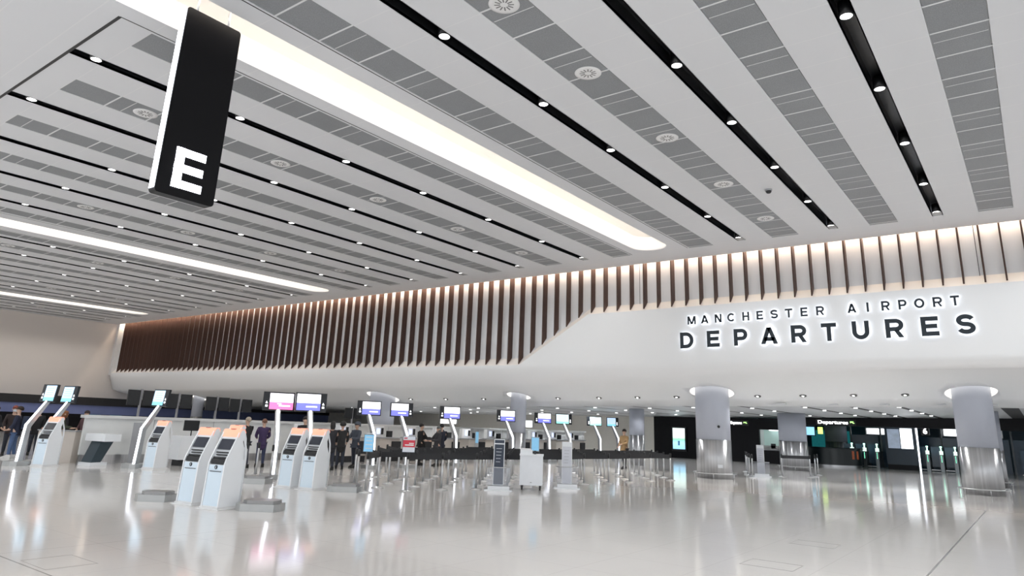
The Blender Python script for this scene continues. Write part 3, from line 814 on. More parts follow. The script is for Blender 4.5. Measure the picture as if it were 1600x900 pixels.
for r, row in enumerate(grid):
    for k, (px, py) in enumerate(row):
        to = grid[r+1][k] if r+1 < len(grid) and k < len(grid[r+1]) else None
        if to and math.hypot(to[0]-px, to[1]-py) > 3: to = None
        if r == 0 and k == 0: to = None
        if r == 1 and k == 0: to = grid[1][1]
        if k == len(row)-1 and to is None and k: to = None
        post(px, py, f'steel barrier post, {ordn(k+1)} from the front in the {ordn(r+1)} row from left', to)
        if k == 0 and r in (3, 6, 10):      # a ribbon running back along the row as well
            dx, dy = 1.15, .8; T = Matrix.Rotation(math.atan2(dy, dx), 4, 'Z')
pr = [(30.6, 10.0), (31.6, 10.45), (32.7, 10.9), (33.9, 11.3), (35.2, 11.8)]
for k, (x, y) in enumerate(pr):
    post(x, y, f'steel ribbon barrier post right of the thick column, {ordn(k+1)} counted from the front', pr[k+1] if k < 4 else None)
pr = [(33.3, 9.55), (34.3, 8.6), (35.8, 8.75), (36.9, 8.9)]
for k, (x, y) in enumerate(pr):
    post(x, y, f'steel barrier post in front of the rear thick column, {ordn(k+1)} from the left', pr[1] if k == 0 else None)
for x, y, lb in ((12.35, 17.55, 'lone steel barrier post beside the people at left, behind the nearest kiosk'), (12.3, 18.75, 'steel barrier post just left of the pink screen mast'), (13.0, 19.2, 'steel barrier post behind the pink screen mast'), (13.2, 14.9, 'steel barrier post just right of the plinth by the kiosk pair')):
    post(x, y, lb)

# notices clipped on posts
def notice(x, y, deg, w_, z0, z1, kind, lb):
    t = empty('post_notice', (x, y, z0), math.radians(deg)+PI, label=lb, cat='notice')
    M().box(-.012, .012, -w_, w_, 0, z1-z0).build('frame', mat('notice_frame', (.12, .15, .2), .4), t)
    m = M()
    if kind == 'red':
        m.use(RED).box(-.018, -.013, -w_+.01, w_-.01, .13, .31).use(PALE).box(-.018, -.013, -w_+.01, w_-.01, .01, .13).box(-.018, -.013, -w_+.01, w_-.01, .31, z1-z0-.01)
        m.use(RED).box(-.021, -.018, .05, w_-.03, .34, .37)
        m.build('print', None, t)
        M().box(-.021, -.018, -w_+.04, w_-.06, .17, .20).box(-.021, -.018, -w_+.04, .0, .215, .24).build('text_bars', WHITE, t)
    else:
        m.use(BLUEP).box(-.018, -.013, -w_+.012, w_-.012, .015, z1-z0-.015)
        m.build('print', None, t)
        m = M()
        for q in range(5): m.box(-.021, -.018, -w_+.04, w_-.05, .08+.09*q, .10+.09*q)
        m.build('text_bars', PALE, t)
    return t
notice(12.40, 13.68, -132, .125, .97, 1.40, 'blue', 'pale blue notice panel on top of the front left barrier post')
notice(13.53, 13.38, -132, .165, .97, 1.38, 'red', 'red and white notice on top of a front barrier post')
t = empty('hanging_banner', (26.6, 21.8, 0), math.radians(-130)+PI, label='narrow glowing blue totem standing behind the barrier belts at the middle', cat='totem')
M().box(-.04, .04, -.085, .085, 0, 1.42).build('body', GREY, t); M().box(-.046, -.04, -.07, .07, .88, 1.39).build('print', BLUEP, t)

# ------------------------------------------------------------------ trolley and baggage gauges
t = empty('service_trolley', (17.2, 12.0, 0), math.radians(-146)+PI, label='white wheeled service cabinet standing in front of the barrier posts', cat='trolley')
M().box(-.25, .25, -.33, .33, .13, .93).build('cabinet', mat('trolley_white', (.78, .81, .85), .35), t, bevel=.02)
M().box(-.27, .27, -.345, .345, .93, .975).build('worktop', KWHITE, t, bevel=.01)
M().prism([(-.22, .975), (-.22, 1.10), (-.1, 1.12), (.2, 1.12), (.22, 1.0), (.22, .975)], -.02, .33, 'y').build('raised_box', KWHITE, t, bevel=.012)
M().box(-.256, -.25, -.02, .03, .2, .22).build('latch', GREY, t)
for sx in (-1, 1):
    for s in (-1, 1):
        M().lathe([(.05, -.02), (.05, .02)], n=14, T=Matrix.Translation((sx*.2, s*.26, .052)) @ Matrix.Rotation(PI/2, 4, 'X')).box(sx*.2-.02, sx*.2+.02, s*.26-.03, s*.26+.03, .06, .13).build('caster', RUBBER, t)
t = empty('tablet_stand', (17.1, 11.82, .976), math.radians(-146)+PI, label='light blue screen on a stand on top of the white cabinet', cat='screen')
M().box(-.03, .03, -.03, .03, 0, .10).build('stand', BLACK, t)
M().box(-.012, .012, -.12, .12, .08, .48).build('frame', GREY, t); M().box(-.018, -.012, -.105, .105, .10, .46).build('screen', BLUEP, t)
for i, (x, y, dg_, dark, lb) in enumerate(((16.25, 12.45, -142, True, 'dark baggage size gauge with a clear frame, left of the white cabinet'), (18.75, 11.75, -147, False, 'pale baggage size gauge with a clear frame, right of the white cabinet'), (32.3, 10.15, -160, False, 'pale upright notice with a clear bin, right of the thick column'))):
    t = empty('baggage_gauge', (x, y, 0), math.radians(dg_)+PI, label=lb, cat='baggage gauge')
    pm = mat('gauge_navy', (.018, .03, .055), .3) if dark else mat('gauge_pale', (.62, .64, .70), .35)
    hh = 1.36 if dark else 1.33
    M().box(.0, .05, -.14, .17, .12, hh).build('board', STEEL if dark else KWHITE, t, bevel=.012)
    m = M().use(pm).box(-.008, .0, -.12, .15, .14, hh-.14)
    if dark: m.box(-.008, .0, -.12, .15, hh-.11, hh-.02)
    m.use(PALE if dark else GREY)
    for q in range(5): m.box(-.011, -.008, -.06+.01*q, .10, hh-.26-.09*q, hh-.25-.09*q)
    m.build('print', None, t)
    M().box(-.30, -.295, -.32, .34, .14, .60).box(-.30, .0, -.325, -.32, .14, .60).box(-.30, .0, .335, .34, .14, .60).build('clear_bin', ACRYL, t)
    M().tube([(-.3, -.32, .61), (-.3, .34, .61), (.02, .34, .61), (.02, -.32, .61), (-.3, -.32, .61)], .012, 6).build('top_rim', STEEL, t)
    M().box(-.36, .14, -.38, .40, 0, .03).box(-.3, .08, -.3, .3, .03, .12).build('base', STEEL, t, bevel=.006)

# ------------------------------------------------------------------ partition, desks, monitors
m = M().use(mat('partition_white', (.74, .76, .76), .45)).box(10.6, 43, 25.6, 25.72, .28, 1.46)
m.use(CHROME).box(10.6, 43, 25.61, 25.71, 0, .28)
m.use(GREY)
for k in range(14): m.box(12.9+2.3*k, 12.915+2.3*k, 25.594, 25.6, .28, 1.46)
pt = m.build('partition'); tag(pt, 'long white partition with a steel skirting running behind the desks', 'partition')
M().box(10.5, 43.1, 25.5, 25.8, 1.46, 1.56).build('top_rail', mat('ledge', (.66, .67, .67), .4), pt)
def bag_drop():
    t = empty('bag_drop_unit', (0, 0, 0))
    M().box(-.62, .62, -.35, .35, .25, .98).build('cabinet', CREAM, t, bevel=.01)
    M().box(-.66, .66, -.32, .35, 0, .25).build('kick_panel', BLACKM, t)
    M().box(-.70, .70, -.45, .38, .98, 1.03).build('counter', GREY, t)
    M().box(-.66, .0, .1, .3, 1.03, 1.50).build('console', mat('console_white', (.82, .83, .84), .4), t, bevel=.01)
    M().box(-.45, -.25, .08, .1, 1.15, 1.4).build('screen', mat('console_screen', (.55, .62, .85), .3, emit=.9, ecol=(.6, .66, .9), var=.25, scale=20), t)
    M().box(-.17, -.05, .07, .1, 1.14, 1.42).build('scanner', BLACK, t)
    M().box(.1, .64, -.42, .2, .34, .86).build('belt_well', BLACKM, t)
    M().box(.15, .4, -.05, .1, 1.03, 1.3).build('monitor', BLACK, t)
    return t
B = bag_drop()
for k in range(11):
    x = 18.6+2.05*k
    q = B if k == 0 else dup(B, (x, 24.0, 0))
    q.location = (x, 24.0, 0)
    tag(q, f'bag drop desk with cream front and small console, {ordn(k+1)} from the left along the partition', 'check-in desk', 'bag drop desks along the partition')
t = empty('service_desk', (10.3, 26.6, 0), math.radians(-150)+PI, label='cream service counter behind the leftmost kiosk', cat='counter')
M().box(-.25, .25, -.75, .6, 0, 1.0).build('cabinet', CREAM, t, bevel=.01); M().box(-.28, .28, -.78, .63, 1.0, 1.03).build('worktop', GREY, t)
t = empty('bag_scale', (10.9, 25.0, 0), math.radians(-165)+PI, label='white shelf unit on a slanted dark leg right of the leftmost kiosk', cat='desk')
M().box(-.3, .3, -.6, .3, .75, .98).build('top_box', KWHITE, t, bevel=.01)
M().prism([(-.1, .1), (.25, .75), (-.2, .75), (-.45, .1)], -.35, .1, 'y').build('leg', mat('slate', (.03, .05, .065), .4), t)
M().box(-.5, .1, -.4, .15, 0, .1).build('foot', KWHITE, t)
t = empty('service_counter', (12.1, 27.6, 0), 0, label='white counter with a grey top left of the partition end', cat='counter')
M().box(-.9, .1, -.3, .3, .2, .95).build('cabinet', KWHITE, t, bevel=.01); M().box(-.95, .15, -.33, .33, .95, .99).build('worktop', GREY, t); M().box(-.8, .0, -.25, .25, 0, .2).build('kick_panel', CHROME, t)
for x, y, lb in ((12.0, 28.3, 'small teal poster on the partition end, left one'), (12.75, 28.3, 'small teal poster on the partition end, right one')):
    t = empty('poster_stand', (x, y, 0), math.radians(-115)+PI, label=lb, cat='poster')
    M().box(-.02, .02, -.2, .2, .95, 1.55).build('board', mat('poster_teal', (.03, .30, .36), .4, var=.5, scale=6), t); M().tube([(0, 0, 0), (0, 0, .96)], .02).build('leg', STEEL, t)
t = empty('blade_sign', (12.1, 25.1, 0), math.radians(-115)+PI, label='slim grey upright panel with a rounded top in front of the white partition', cat='sign')
M().box(-.04, .04, -.13, .13, .03, 1.36).build('panel', GREY, t, bevel=.03); M().lathe([(.2, 0), (.2, .03)], n=20).build('base', STEEL, t)
# dark pairs of monitors on poles above the partition, backs to the hall
mo = empty('desk_monitor', (0, 0, 0))
M().box(-.5, -.06, -.03, .03, 1.86, 2.38).build('display', BLACK, mo, bevel=.008); M().box(.06, .5, -.03, .03, 1.86, 2.38).build('display', BLACK, mo, bevel=.008)
M().box(-.04, .04, .035, .065, 0, 2.42).build('pole', mat('pole_grey', (.30, .30, .32), .4), mo)
for k, (x, z) in enumerate(((12.75, 2.22), (14.2, 2.17), (15.8, 2.14), (16.85, 2.12), (22.9, 2.02))):
    q = mo if k == 0 else dup(mo, (0, 0, 0))
    q.location = (x, 26.55, 0); q.scale = (1, 1, z/2.12)
    tag(q, f'pair of black monitors seen from behind above the partition, {ordn(k+1)} from the left', 'monitor', 'monitor pairs above the partition')
# low equipment behind the fourth kiosk
t = empty('check_in_counter', (13.4, 23.9, 0), 0, label='white counter with a dark monitor right of the lone kiosk', cat='counter')
M().box(-.5, .7, -.3, .3, .2, .98).build('cabinet', KWHITE, t, bevel=.01); M().box(-.4, .6, -.25, .25, 0, .2).build('kick_panel', BLACKM, t)
M().box(-.3, .25, -.02, .02, 1.15, 1.5).tube([(0, 0, .98), (0, 0, 1.2)], .02).build('monitor', BLACK, t)
# barriers of dark glass right of the front pair
# ------------------------------------------------------------------ right side: screen, booth, signs, counter, gates
t = empty('advert_screen', (XB-.02, 20.65, 0), 0, label='bright upright advertising screen on the black wall, left of the thick column', cat='screen')
M().box(-.1, 0, -.55, .55, .45, 2.12).build('frame', BLACK, t)
def adv():
    m = bpy.data.materials.new('advert_image'); m.use_nodes = True; nt = m.node_tree; b = nt.nodes['Principled BSDF']
    tc = nt.nodes.new('ShaderNodeTexCoord'); sp_ = nt.nodes.new('ShaderNodeSeparateXYZ'); r = nt.nodes.new('ShaderNodeValToRGB')
    nt.links.new(tc.outputs['Generated'], sp_.inputs[0]); nt.links.new(sp_.outputs[2], r.inputs[0])
    e = r.color_ramp.elements; e[0].color = (.25, .55, .85, 1); e[1].color = (.75, .93, .9, 1)
    for p, c in ((.3, (.35, .7, .95, 1)), (.45, (.2, .5, .35, 1)), (.55, (.55, .85, .6, 1)), (.65, (.85, .97, .95, 1))):
        x = e.new(p); x.color = c
    nt.links.new(r.outputs[0], b.inputs['Emission Color']); b.inputs['Emission Strength'].default_value = 1.5; b.inputs['Base Color'].default_value = (.1, .1, .1, 1)
    return m
M().box(-.106, -.1, -.45, .45, .6, 2.02).build('screen', adv(), t)
M().box(-.110, -.106, -.07, .07, .85, 1.15).lathe([(.001, -.01), (.06, 0), (.001, .01)], (-.108, 0, 1.3), 10).build('figure', mat('advert_figure', (.05, .15, .3), .4, emit=.4, ecol=(.1, .3, .6)), t)
t = empty('ticket_booth', (XB+.2, 14.17, 0), 0, label='lit service booth window set in the black wall left of the rear thick column', cat='booth')
M().use(mat('booth_green', (.35, .48, .45), .3, emit=.25, ecol=(.5, .7, .65))).box(.8, .85, -.87, .87, .82, 2.12).use(KWHITE).box(0, .85, -.87, .87, .80, .84).build('interior', None, t)
M().box(0, .8, -.88, -.87, .8, 2.12).box(0, .8, .87, .88, .8, 2.12).box(0, .8, -.88, .88, 2.12, 2.14).build('reveal', WHITE, t)
M().box(0.2, .7, -.35, .35, 2.07, 2.11).build('lamp', LEDS, t)
M().box(-.22, -.19, -.15, .15, .95, 1.25).build('monitor', BLACK, t)
M().box(-.22, .5, -.86, .86, .84, 1.12).build('counter', mat('booth_counter', (.4, .42, .42), .4), t)
ARR = mat('green_arrow', (.3, .8, .2), .4, emit=1.6, ecol=(.45, .85, .25))
SW_ = mat('sign_white', (1, 1, 1), .4, emit=3.2, var=0)
def dep_sign(ya, yb, z0, z1, x, lb):
    t = empty('directional_sign', (x, ya, z0), 0, label=lb, cat='sign')
    M().box(-.05, -.02, -(ya-yb)-.45, .12, -.09, z1-z0+.07).build('panel', BLACK, t)
    T = Matrix(((0, 0, -1, -.05), (-1, 0, 0, 0), (0, 1, 0, 0), (0, 0, 0, 1)))
    text_obj('lettering', 'Departures', 0, (ya-yb), -.06, z1-z0-.02, SW_, T, bold=.02, ext=.01, parent=t)
    yq = -(ya-yb)-.12; h = z1-z0
    M().prism([(yq, h*.8), (yq-.22, h*.8), (yq-.15, h*.62), (yq-.26, h*.3), (yq-.18, h*.2), (yq-.08, h*.52), (yq, h*.3)], -.062, -.05, 'x').build('arrow', ARR, t)
dep_sign(11.3, 9.55, 2.6, 2.83, XB, 'illuminated Departures sign with a green arrow over the gates')
dep_sign(16.9, 16.15, 2.42, 2.62, XB, 'smaller illuminated Departures sign on the black wall beside the thick column')
# dark curved counter
t = empty('curved_counter', (50.6, 11.2, 0), 0, label='dark curved reception counter with orange panels beneath the Departures sign', cat='counter')
M().use(mat('counter_black', (.015, .025, .028), .3)).lathe([(1.75, .12), (1.75, 1.12)], n=32, a0=PI*.55, a1=PI*1.5).lathe([(1.6, 1.12), (1.85, 1.12), (1.85, 1.18), (1.6, 1.18)], n=32, a0=PI*.55, a1=PI*1.5).build('front', None, t)
M().lathe([(1.7, 0), (1.7, .12)], n=32, a0=PI*.55, a1=PI*1.5).build('kick_panel', STEEL, t)
for a in (PI*1.30, PI*1.37):
    T = Matrix.Rotation(a, 4, 'Z'); M().box(1.752, 1.765, -.09, .09, .5, 1.0, T).build('orange_panel', ORANGE, t)
# glowing fittings past the counter
t = empty('teal_display', (58.5, 13.2, 0), 0, label='teal glowing display wall behind the curved counter', cat='display')
M().box(0, .3, -1.6, 1.2, 0, 2.3).build('panel', TEAL, t)
t = empty('blue_screen', (52.8, 13.6, 1.9), 0, label='pale blue overhead screen above the curved counter', cat='screen')
M().box(0, .1, -.8, .6, 0, .55).build('screen', mat('screen_sky', (.3, .6, .8), .3, emit=1.2, ecol=(.3, .62, .85)), t); M().box(.1, .2, -.85, .65, -.05, 1.1).build('frame', BLACK, t)
t = empty('exit_lamp', (52.6, 12.35, 2.0), 0, label='small yellow-green lit sign right of the blue overhead screen', cat='sign')
M().box(0, .1, -.15, .15, 0, .45).build('panel', mat('yellow_green', (.6, .9, .1), .4, emit=1.6, ecol=(.65, .95, .2)), t)
M().box(.02, .08, -.02, .02, .45, .93).build('bracket', BLACK, t)
for k, (y, z, lb) in enumerate(((42.5, 1.95, 'left one of two glowing boxes standing in for lit wall far behind the desks'), (34.3, 1.92, 'right one of two glowing boxes standing in for lit wall far behind the desks'))):
    t = empty('lit_wall_patch', (XB-.02, y, z), 0, label=lb, cat='lamp')  # glowing boxes added where the back wall is brightly lit
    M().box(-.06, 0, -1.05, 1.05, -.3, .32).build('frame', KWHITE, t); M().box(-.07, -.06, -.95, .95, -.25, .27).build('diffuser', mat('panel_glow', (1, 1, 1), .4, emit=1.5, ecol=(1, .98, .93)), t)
# automatic gates
t0 = empty('ticket_gate', (0, 0, 0))
M().box(-.7, .7, -.10, .10, 0, 1.0).build('pedestal', mat('gate_steel', (.22, .24, .25), .3, .8), t0, bevel=.02)
M().box(-.72, -.35, -.085, .085, 1.0, 1.22).build('reader', mat('reader_white', (.75, .85, .8), .3, emit=.9, ecol=(.8, 1, .9)), t0, bevel=.02)
M().box(-.60, -.50, -.03, .03, 1.22, 1.42).lathe([(.06, 1.42), (.06, 1.5)], (-.55, 0, 0), 10).build('signal', mat('signal_green', (.3, .9, .7), .3, emit=2.5, ecol=(.5, 1, .8)), t0)
M().box(-.71, -.70, -.012, .012, .55, .95).build('light_strip', GREENL, t0)
M().box(-.1, .1, .11, .60, .25, 1.45).build('glass_leaf', NAVY, t0)
M().box(-.74, -.4, .12, .60, .06, .10).build('threshold', STEEL, t0)
first = True
for k, y in enumerate((10.3, 9.55, 8.8, 5.95, 5.2, 4.45, 3.7, 2.95, .6, -.15)):
    pos = (52.6, y, 0)
    q = t0 if first else dup(t0, pos); first = False
    q.location = pos; tag(q, f'automatic gate pedestal with lit reader, {ordn(k+1)} from the left in the gate line', 'gate', 'automatic gates')
m = M().use(NAVY)
for k, y in enumerate((10.9, 9.0, 7.2, 5.4, 3.5, 1.6, -.3)): m.box(55, 55.1, y-1.75, y-.05, 0, 2.05)
m.use(mat('mullion_dark', (.12, .13, .14), .4, .6))
for k, y in enumerate((10.9, 9.0, 7.2, 5.4, 3.5, 1.6, -.3)): m.box(54.95, 55.1, y-.05, y+.05, 0, 2.6)
tag(m.build('glass_screen'), 'row of navy glass panels behind the automatic gates', 'glass screen')
t = empty('lit_space_panel', (57, 8.9, 2.15), 0, label='bright white panel standing in for the lit space beyond the gates, left', cat='lamp')  # two glowing panels added for the bright space beyond the gates
M().box(0, .1, -1.5, 1.3, 0, .38).build('diffuser', LEDS, t); M().box(.1, .15, -1.6, 1.4, -.05, .43).box(.11, .14, -.8, -.77, .4, 1.0).build('frame', STEEL, t)
t = empty('lit_space_panel', (57, 4.4, 2.2), 0, label='bright white panel standing in for the lit space beyond the gates, right', cat='lamp')
M().box(0, .1, -2.2, 1.0, 0, .45).build('diffuser', LEDS, t); M().box(.1, .15, -2.3, 1.1, -.05, .5).box(.11, .14, -.8, -.77, .4, 1.0).build('frame', STEEL, t)
# dark block with the big screen and vertical light strip
t = empty('information_totem', (51.0, 7.25, 0), 0, label='large dark navy block with a white screen between the two gate groups', cat='totem')
M().box(0, .8, -.85, .85, .3, 2.62).build('body', mat('totem_navy', (.02, .045, .07), .3), t); M().box(.02, .78, -.83, .83, 0, .3).build('plinth', BLACKM, t)
M().box(-.02, 0, -.70, -.03, 1.28, 2.5).build('screen', mat('screen_white', (1, 1, 1), .3, emit=2.2, ecol=(.92, .97, 1), var=0), t)
M().box(-.02, 0, .02, .70, 1.28, 2.45).build('picture', mat('picture_grey', (.25, .3, .38), .3, emit=.35, ecol=(.5, .6, .75), var=.8, scale=2.5), t)
t = empty('light_column', (50.8, 6.27, 0), 0, label='thin vertical line of white light at the right of the information block', cat='lamp')
M().box(0, .06, -.05, .05, 0, 2.8).build('housing', STEEL, t); M().box(-.02, 0, -.045, .045, .02, 2.8).build('light_strip', LED, t)
t = empty('gate_number_sign', (49.5, 5.65, 2.12), 0, label='small black hanging panel with a white number 6 in a circle', cat='sign')
M().box(0, .05, -.22, .22, 0, .5).build('panel', BLACK, t)
M().box(.01, .04, -.012, .012, .5, 1.05).build('hanger_rod', STEEL, t)
T = Matrix(((0, 0, -1, -.002), (-1, 0, 0, 0), (0, 1, 0, 0), (0, 0, 0, 1)))
M().lathe([(.001, 0), (.17, 0), (.17, -.006), (.001, -.006)], (0, 0, 0), 24, T=Matrix.Translation((-.001, 0, .25)) @ Matrix.Rotation(PI/2, 4, 'Y')).build('disc', BLACKM, t)
text_obj('number', '6', -.11, .11, .08, .42, SW_, Matrix.Translation((-.012, 0, 0)) @ T, bold=.03, ext=.01, parent=t)

# ------------------------------------------------------------------ people
def skin_obj(name, verts, edges, radii, mt, parent, sub=2, root=0):
    me = bpy.data.meshes.new(name); me.from_pydata([Vector(v) for v in verts], edges, []); me.materials.append(mt)
    o = bpy.data.objects.new(name, me); C.objects.link(o); o.parent = parent
    md = o.modifiers.new('skin', 'SKIN'); md.use_smooth_shade = True
    if not me.skin_vertices:
        bpy.context.view_layer.objects.active = o
        bpy.ops.mesh.customdata_skin_add()
    sv = me.skin_vertices[0].data
    for i, r in enumerate(radii):
        sv[i].radius = (r, r) if not isinstance(r, tuple) else r
        sv[i].use_root = (i == root)
    s = o.modifiers.new('sub', 'SUBSURF'); s.levels = 1; s.render_levels = sub
    return o
CLOTH = {}
def cloth(c):
    if c not in CLOTH: CLOTH[c] = mat('cloth_%d' % len(CLOTH), c, .85, var=.25, scale=9)
    return CLOTH[c]
def person(x, y, deg, label, h=1.72, coat=(.02, .02, .025), legs=(.03, .035, .05), hair=(.03, .02, .015), shoe=(.02, .02, .02), long_coat=False, armf=(.1, .1), mask=False, bag=None, lean=0., hairlong=False, hood=False, stride=.06):
    """local +x is where the person faces"""
    t = empty('person', (x, y, 0), math.radians(deg), label=label, cat='person')
    s = h/1.72
    def v(a, b, c): return (a*s+lean*max(0, c-.9)*s, b*s, c*s)
    # body (skin): pelvis root, spine, neck, head, arms with hands, legs
    V = []; Ed = []; R = []
    def add(p, r, par=None):
        V.append(v(*p)); R.append(r*s if not isinstance(r, tuple) else (r[0]*s, r[1]*s))
        if par is not None: Ed.append((par, len(V)-1))
        return len(V)-1
    pel = add((0, 0, .93), .125); sp1 = add((0, 0, 1.12), .115, pel); chest = add((0, 0, 1.32), .13, sp1); nk = add((0, 0, 1.45), .055, chest); n2 = add((.01, 0, 1.50), .052, nk)
    hd = add((.02, 0, 1.58), .085, n2); hd2 = add((.015, 0, 1.66), .08, hd)
    for sg, af in ((1, armf[0]), (-1, armf[1])):
        sh = add((0, sg*.17, 1.38), .055, chest); el = add((af*.55-.02, sg*.23, 1.12), .042, sh)
        wr = add((af*1.5+.03, sg*(.21-abs(af)*.15), .90+abs(af)*.55), .03, el)
        d = Vector((af*1.0+.02, 0, -.1+abs(af)*.5)).normalized()
        w0 = Vector((af*1.5+.03, sg*(.21-abs(af)*.15), .90+abs(af)*.55))
        pm = add(tuple(w0+d*.05), .026, wr)
        for q in range(4):
            f0 = w0+d*.09+Vector((.0, 0, 0))+Vector((.022*(q-1.5), 0, 0)) if abs(d.x) < .7 else w0+d*.09+Vector((0, .02*(q-1.5), 0))
            a = add(tuple(f0), .010, pm); add(tuple(f0+d*(.045-.006*abs(q-1.4))-Vector((0, sg*.01, 0))), .008, a)
        th = add(tuple(w0+d*.06+Vector((.035, -sg*.01, 0))), .011, pm); add(tuple(w0+d*.09+Vector((.045, -sg*.015, -.01))), .009, th)
        st = stride*sg
        hp = add((0, sg*.09, .86), .09, pel); kn = add((st*.5+.01, sg*.095, .50), .06, hp); an = add((st-.02, sg*.10, .09), .04, kn); add((st+.10, sg*.11, .04), .036, an)
    body = skin_obj('body', V, Ed, R, SKIN, t)
    # face details
    hx = lambda a, b, c: Vector(v(a, b, c))
    # coat
    V2, E2, R2 = [], [], []
    def ad(p, r, par=None):
        V2.append(v(*p)); R2.append(r*s if not isinstance(r, tuple) else (r[0]*s, r[1]*s))
        if par is not None: E2.append((par, len(V2)-1))
        return len(V2)-1
    a0 = ad((0, 0, .93), .165); a1 = ad((0, 0, 1.12), .155, a0); a2 = ad((0, 0, 1.32), .165, a1); ad((0, 0, 1.46), .075, a2)
    low = ad((0, 0, .80), .17, a0)
    if long_coat: ad((0, 0, .58), .18, low)
    for sg, af in ((1, armf[0]), (-1, armf[1])):
        b0 = ad((0, sg*.18, 1.38), .075, a2); b1 = ad((af*.55-.02, sg*.24, 1.12), .062, b0); ad((af*1.4+.02, sg*(.22-abs(af)*.15), .94+abs(af)*.5), .048, b1)
    skin_obj('coat', V2, E2, R2, cloth(coat), t)
    V3, E3, R3 = [], [], []
    def al(p, r, par=None):
        V3.append(v(*p)); R3.append(r*s)
        if par is not None: E3.append((par, len(V3)-1))
        return len(V3)-1
    c0 = al((0, 0, .92), .14)
    for sg in (1, -1):
        st = stride*sg
        c1 = al((0, sg*.09, .82), .105, c0); c2 = al((st*.5+.01, sg*.095, .50), .075, c1); al((st-.02, sg*.10, .10), .055, c2)
    skin_obj('trousers', V3, E3, R3, cloth(legs), t)
    for sg in (1, -1):
        st = stride*sg
        m = M().prism([(st-.09, 0), (st+.19, 0), (st+.20, .035), (st+.10, .085), (st+.03, .12), (st-.08, .12), (st-.095, .05)], sg*.105-.045, sg*.105+.045, 'y')
        m.build('shoe', cloth(shoe), t, bevel=.015)
    # hair / hood
    hm = M()
    ctr = hx(-.005 if not hood else -.015, 0, 1.655)
    rr = (.105 if not hood else .135)*s
    T = Matrix.Translation(ctr) @ Matrix.Diagonal((1.08, .92, 1.0, 1))
    prof = [(rr*math.sin(a*PI/16), rr*math.cos(a*PI/16)) for a in range(1, 10)]
    hm.lathe([(.001, rr)]+prof, n=20, T=T @ Matrix.Rotation(-.35, 4, 'Y'))
    if hairlong:
        hm.lathe([(rr*.9, .02), (rr*1.0, -.08), (rr*.8, -.19*s)], n=20, T=T @ Matrix.Translation((-.02, 0, 0)))
    hm.build('hair' if not hood else 'hood', cloth(hair), t)
    # nose, eyes, mouth
    m = M().prism([(.095*s, 1.60*s), (.125*s, 1.585*s), (.10*s, 1.63*s)], -.012, .012, 'y'); mm = Matrix.Translation((lean*.7*s, 0, 0)); m.bm.transform(mm); m.build('nose', SKIN, t)
    m = M().box(.098*s, .106*s, .02, .045, 1.635*s, 1.645*s).box(.098*s, .106*s, -.045, -.02, 1.635*s, 1.645*s).box(.096*s, .104*s, -.02, .02, 1.555*s, 1.562*s)
    m.bm.transform(mm); m.build('face_features', cloth((.05, .02, .02)), t)
    m = M().box(-.01, .03, .082*s, .098*s, 1.59*s, 1.64*s); m.bm.transform(mm); m.build('ear', SKIN, t, bevel=.004)
    m = M().box(-.01, .03, -.098*s, -.082*s, 1.59*s, 1.64*s); m.bm.transform(mm); m.build('ear', SKIN, t, bevel=.004)
    if mask:
        m = M().box(.075*s, .125*s, -.06, .06, 1.535*s, 1.61*s); m.bm.transform(mm); m.build('face_mask', cloth((.55, .62, .7)), t, bevel=.012)
    if bag:
        m = M().box(-.36, -.17, -.17, .17, .98, 1.42); m.build('backpack', cloth(bag), t, bevel=.04)
    return t
person(9.75, 28.9, 150, 'person in navy jacket and blue jeans with white shoes standing at the far left edge', coat=(.015, .02, .045), legs=(.07, .12, .24), shoe=(.6, .6, .6), bag=(.02, .03, .06))
person(10.1, 30.4, -110, 'person in dark clothes with a reddish cap behind the one in jeans at far left', h=1.74, coat=(.03, .02, .02), hair=(.25, .07, .05), mask=True)
person(9.4, 30.0, -60, 'person in dark clothes partly cut off by the left edge', h=1.70, coat=(.02, .02, .025))
person(10.95, 30.5, -110, 'person in black with a face mask left of the leftmost screen mast', h=1.72, coat=(.015, .015, .018), mask=True)
person(11.6, 30.3, -30, 'person with brown hair bending over behind the cream counter', h=1.62, coat=(.05, .06, .04), hair=(.22, .09, .04), hairlong=True, lean=.25, armf=(.3, .3))
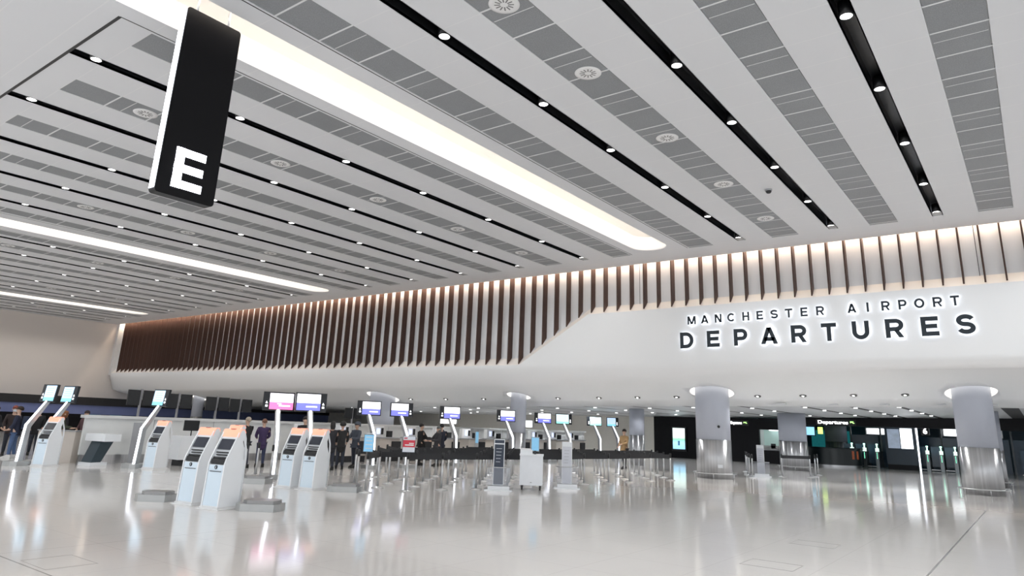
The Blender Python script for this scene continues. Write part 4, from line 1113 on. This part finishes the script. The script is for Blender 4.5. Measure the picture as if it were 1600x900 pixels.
person(12.0, 31.2, -120, 'masked person in black between the two leftmost screen masts', h=1.74, mask=True)
person(12.55, 30.3, -160, 'person in dark red and grey jacket right of the leftmost kiosk', h=1.66, coat=(.10, .05, .055), hair=(.04, .03, .03))
person(14.5, 22.25, 100, 'person with grey-blond hair in a black coat seen from behind beside the nearest kiosk', h=1.66, coat=(.012, .013, .014), hair=(.35, .30, .24), legs=(.03, .035, .06), armf=(.25, .2))
person(15.3, 22.45, 60, 'person in a purple padded coat seen from behind', h=1.62, coat=(.05, .03, .09), hair=(.18, .09, .06), legs=(.035, .045, .09), long_coat=True, armf=(.2, .2))
person(15.9, 20.9, -130, 'dark-haired person in a black jacket facing the camera above the kiosk pair', h=1.76, coat=(.012, .012, .014), hair=(.02, .015, .015), armf=(.25, .25))
person(16.6, 20.25, 60, 'person in a long black coat, left of three standing right of the kiosk pair', h=1.62, long_coat=True, hair=(.02, .018, .018), hairlong=True)
person(17.35, 20.6, 50, 'person in a hooded black coat, middle of three right of the kiosk pair', h=1.62, coat=(.02, .02, .02), hair=(.02, .02, .02), hood=True, long_coat=True)
person(18.3, 20.9, -170, 'person in a dark blue-grey hooded jacket just left of the pale blue notice', h=1.62, coat=(.05, .06, .08), hair=(.06, .07, .09), hood=True, armf=(.35, .3))
person(22.05, 21.12, -20, 'dark-haired person in black with a flat cap, standing side-on at the middle', h=1.66, coat=(.01, .01, .01), hair=(.012, .01, .01), armf=(.4, .35), legs=(.012, .012, .012))
person(22.3, 20.4, 170, 'grey-haired person in black leaning forward at the middle', h=1.58, coat=(.03, .03, .035), hair=(.12, .13, .13), lean=-.05, armf=(.35, .35), hairlong=True)
person(22.9, 20.75, 60, 'person in a dark suit seen from behind, rightmost of the three at the middle', h=1.68, coat=(.012, .015, .03), legs=(.012, .014, .028), hair=(.012, .012, .014), armf=(.15, .15))
person(30.3, 15.85, 170, 'person with dark hair and beard in a tan jacket and black trousers', h=1.76, coat=(.30, .19, .09), legs=(.012, .012, .015), hair=(.02, .015, .012), armf=(.3, .1), stride=.12)
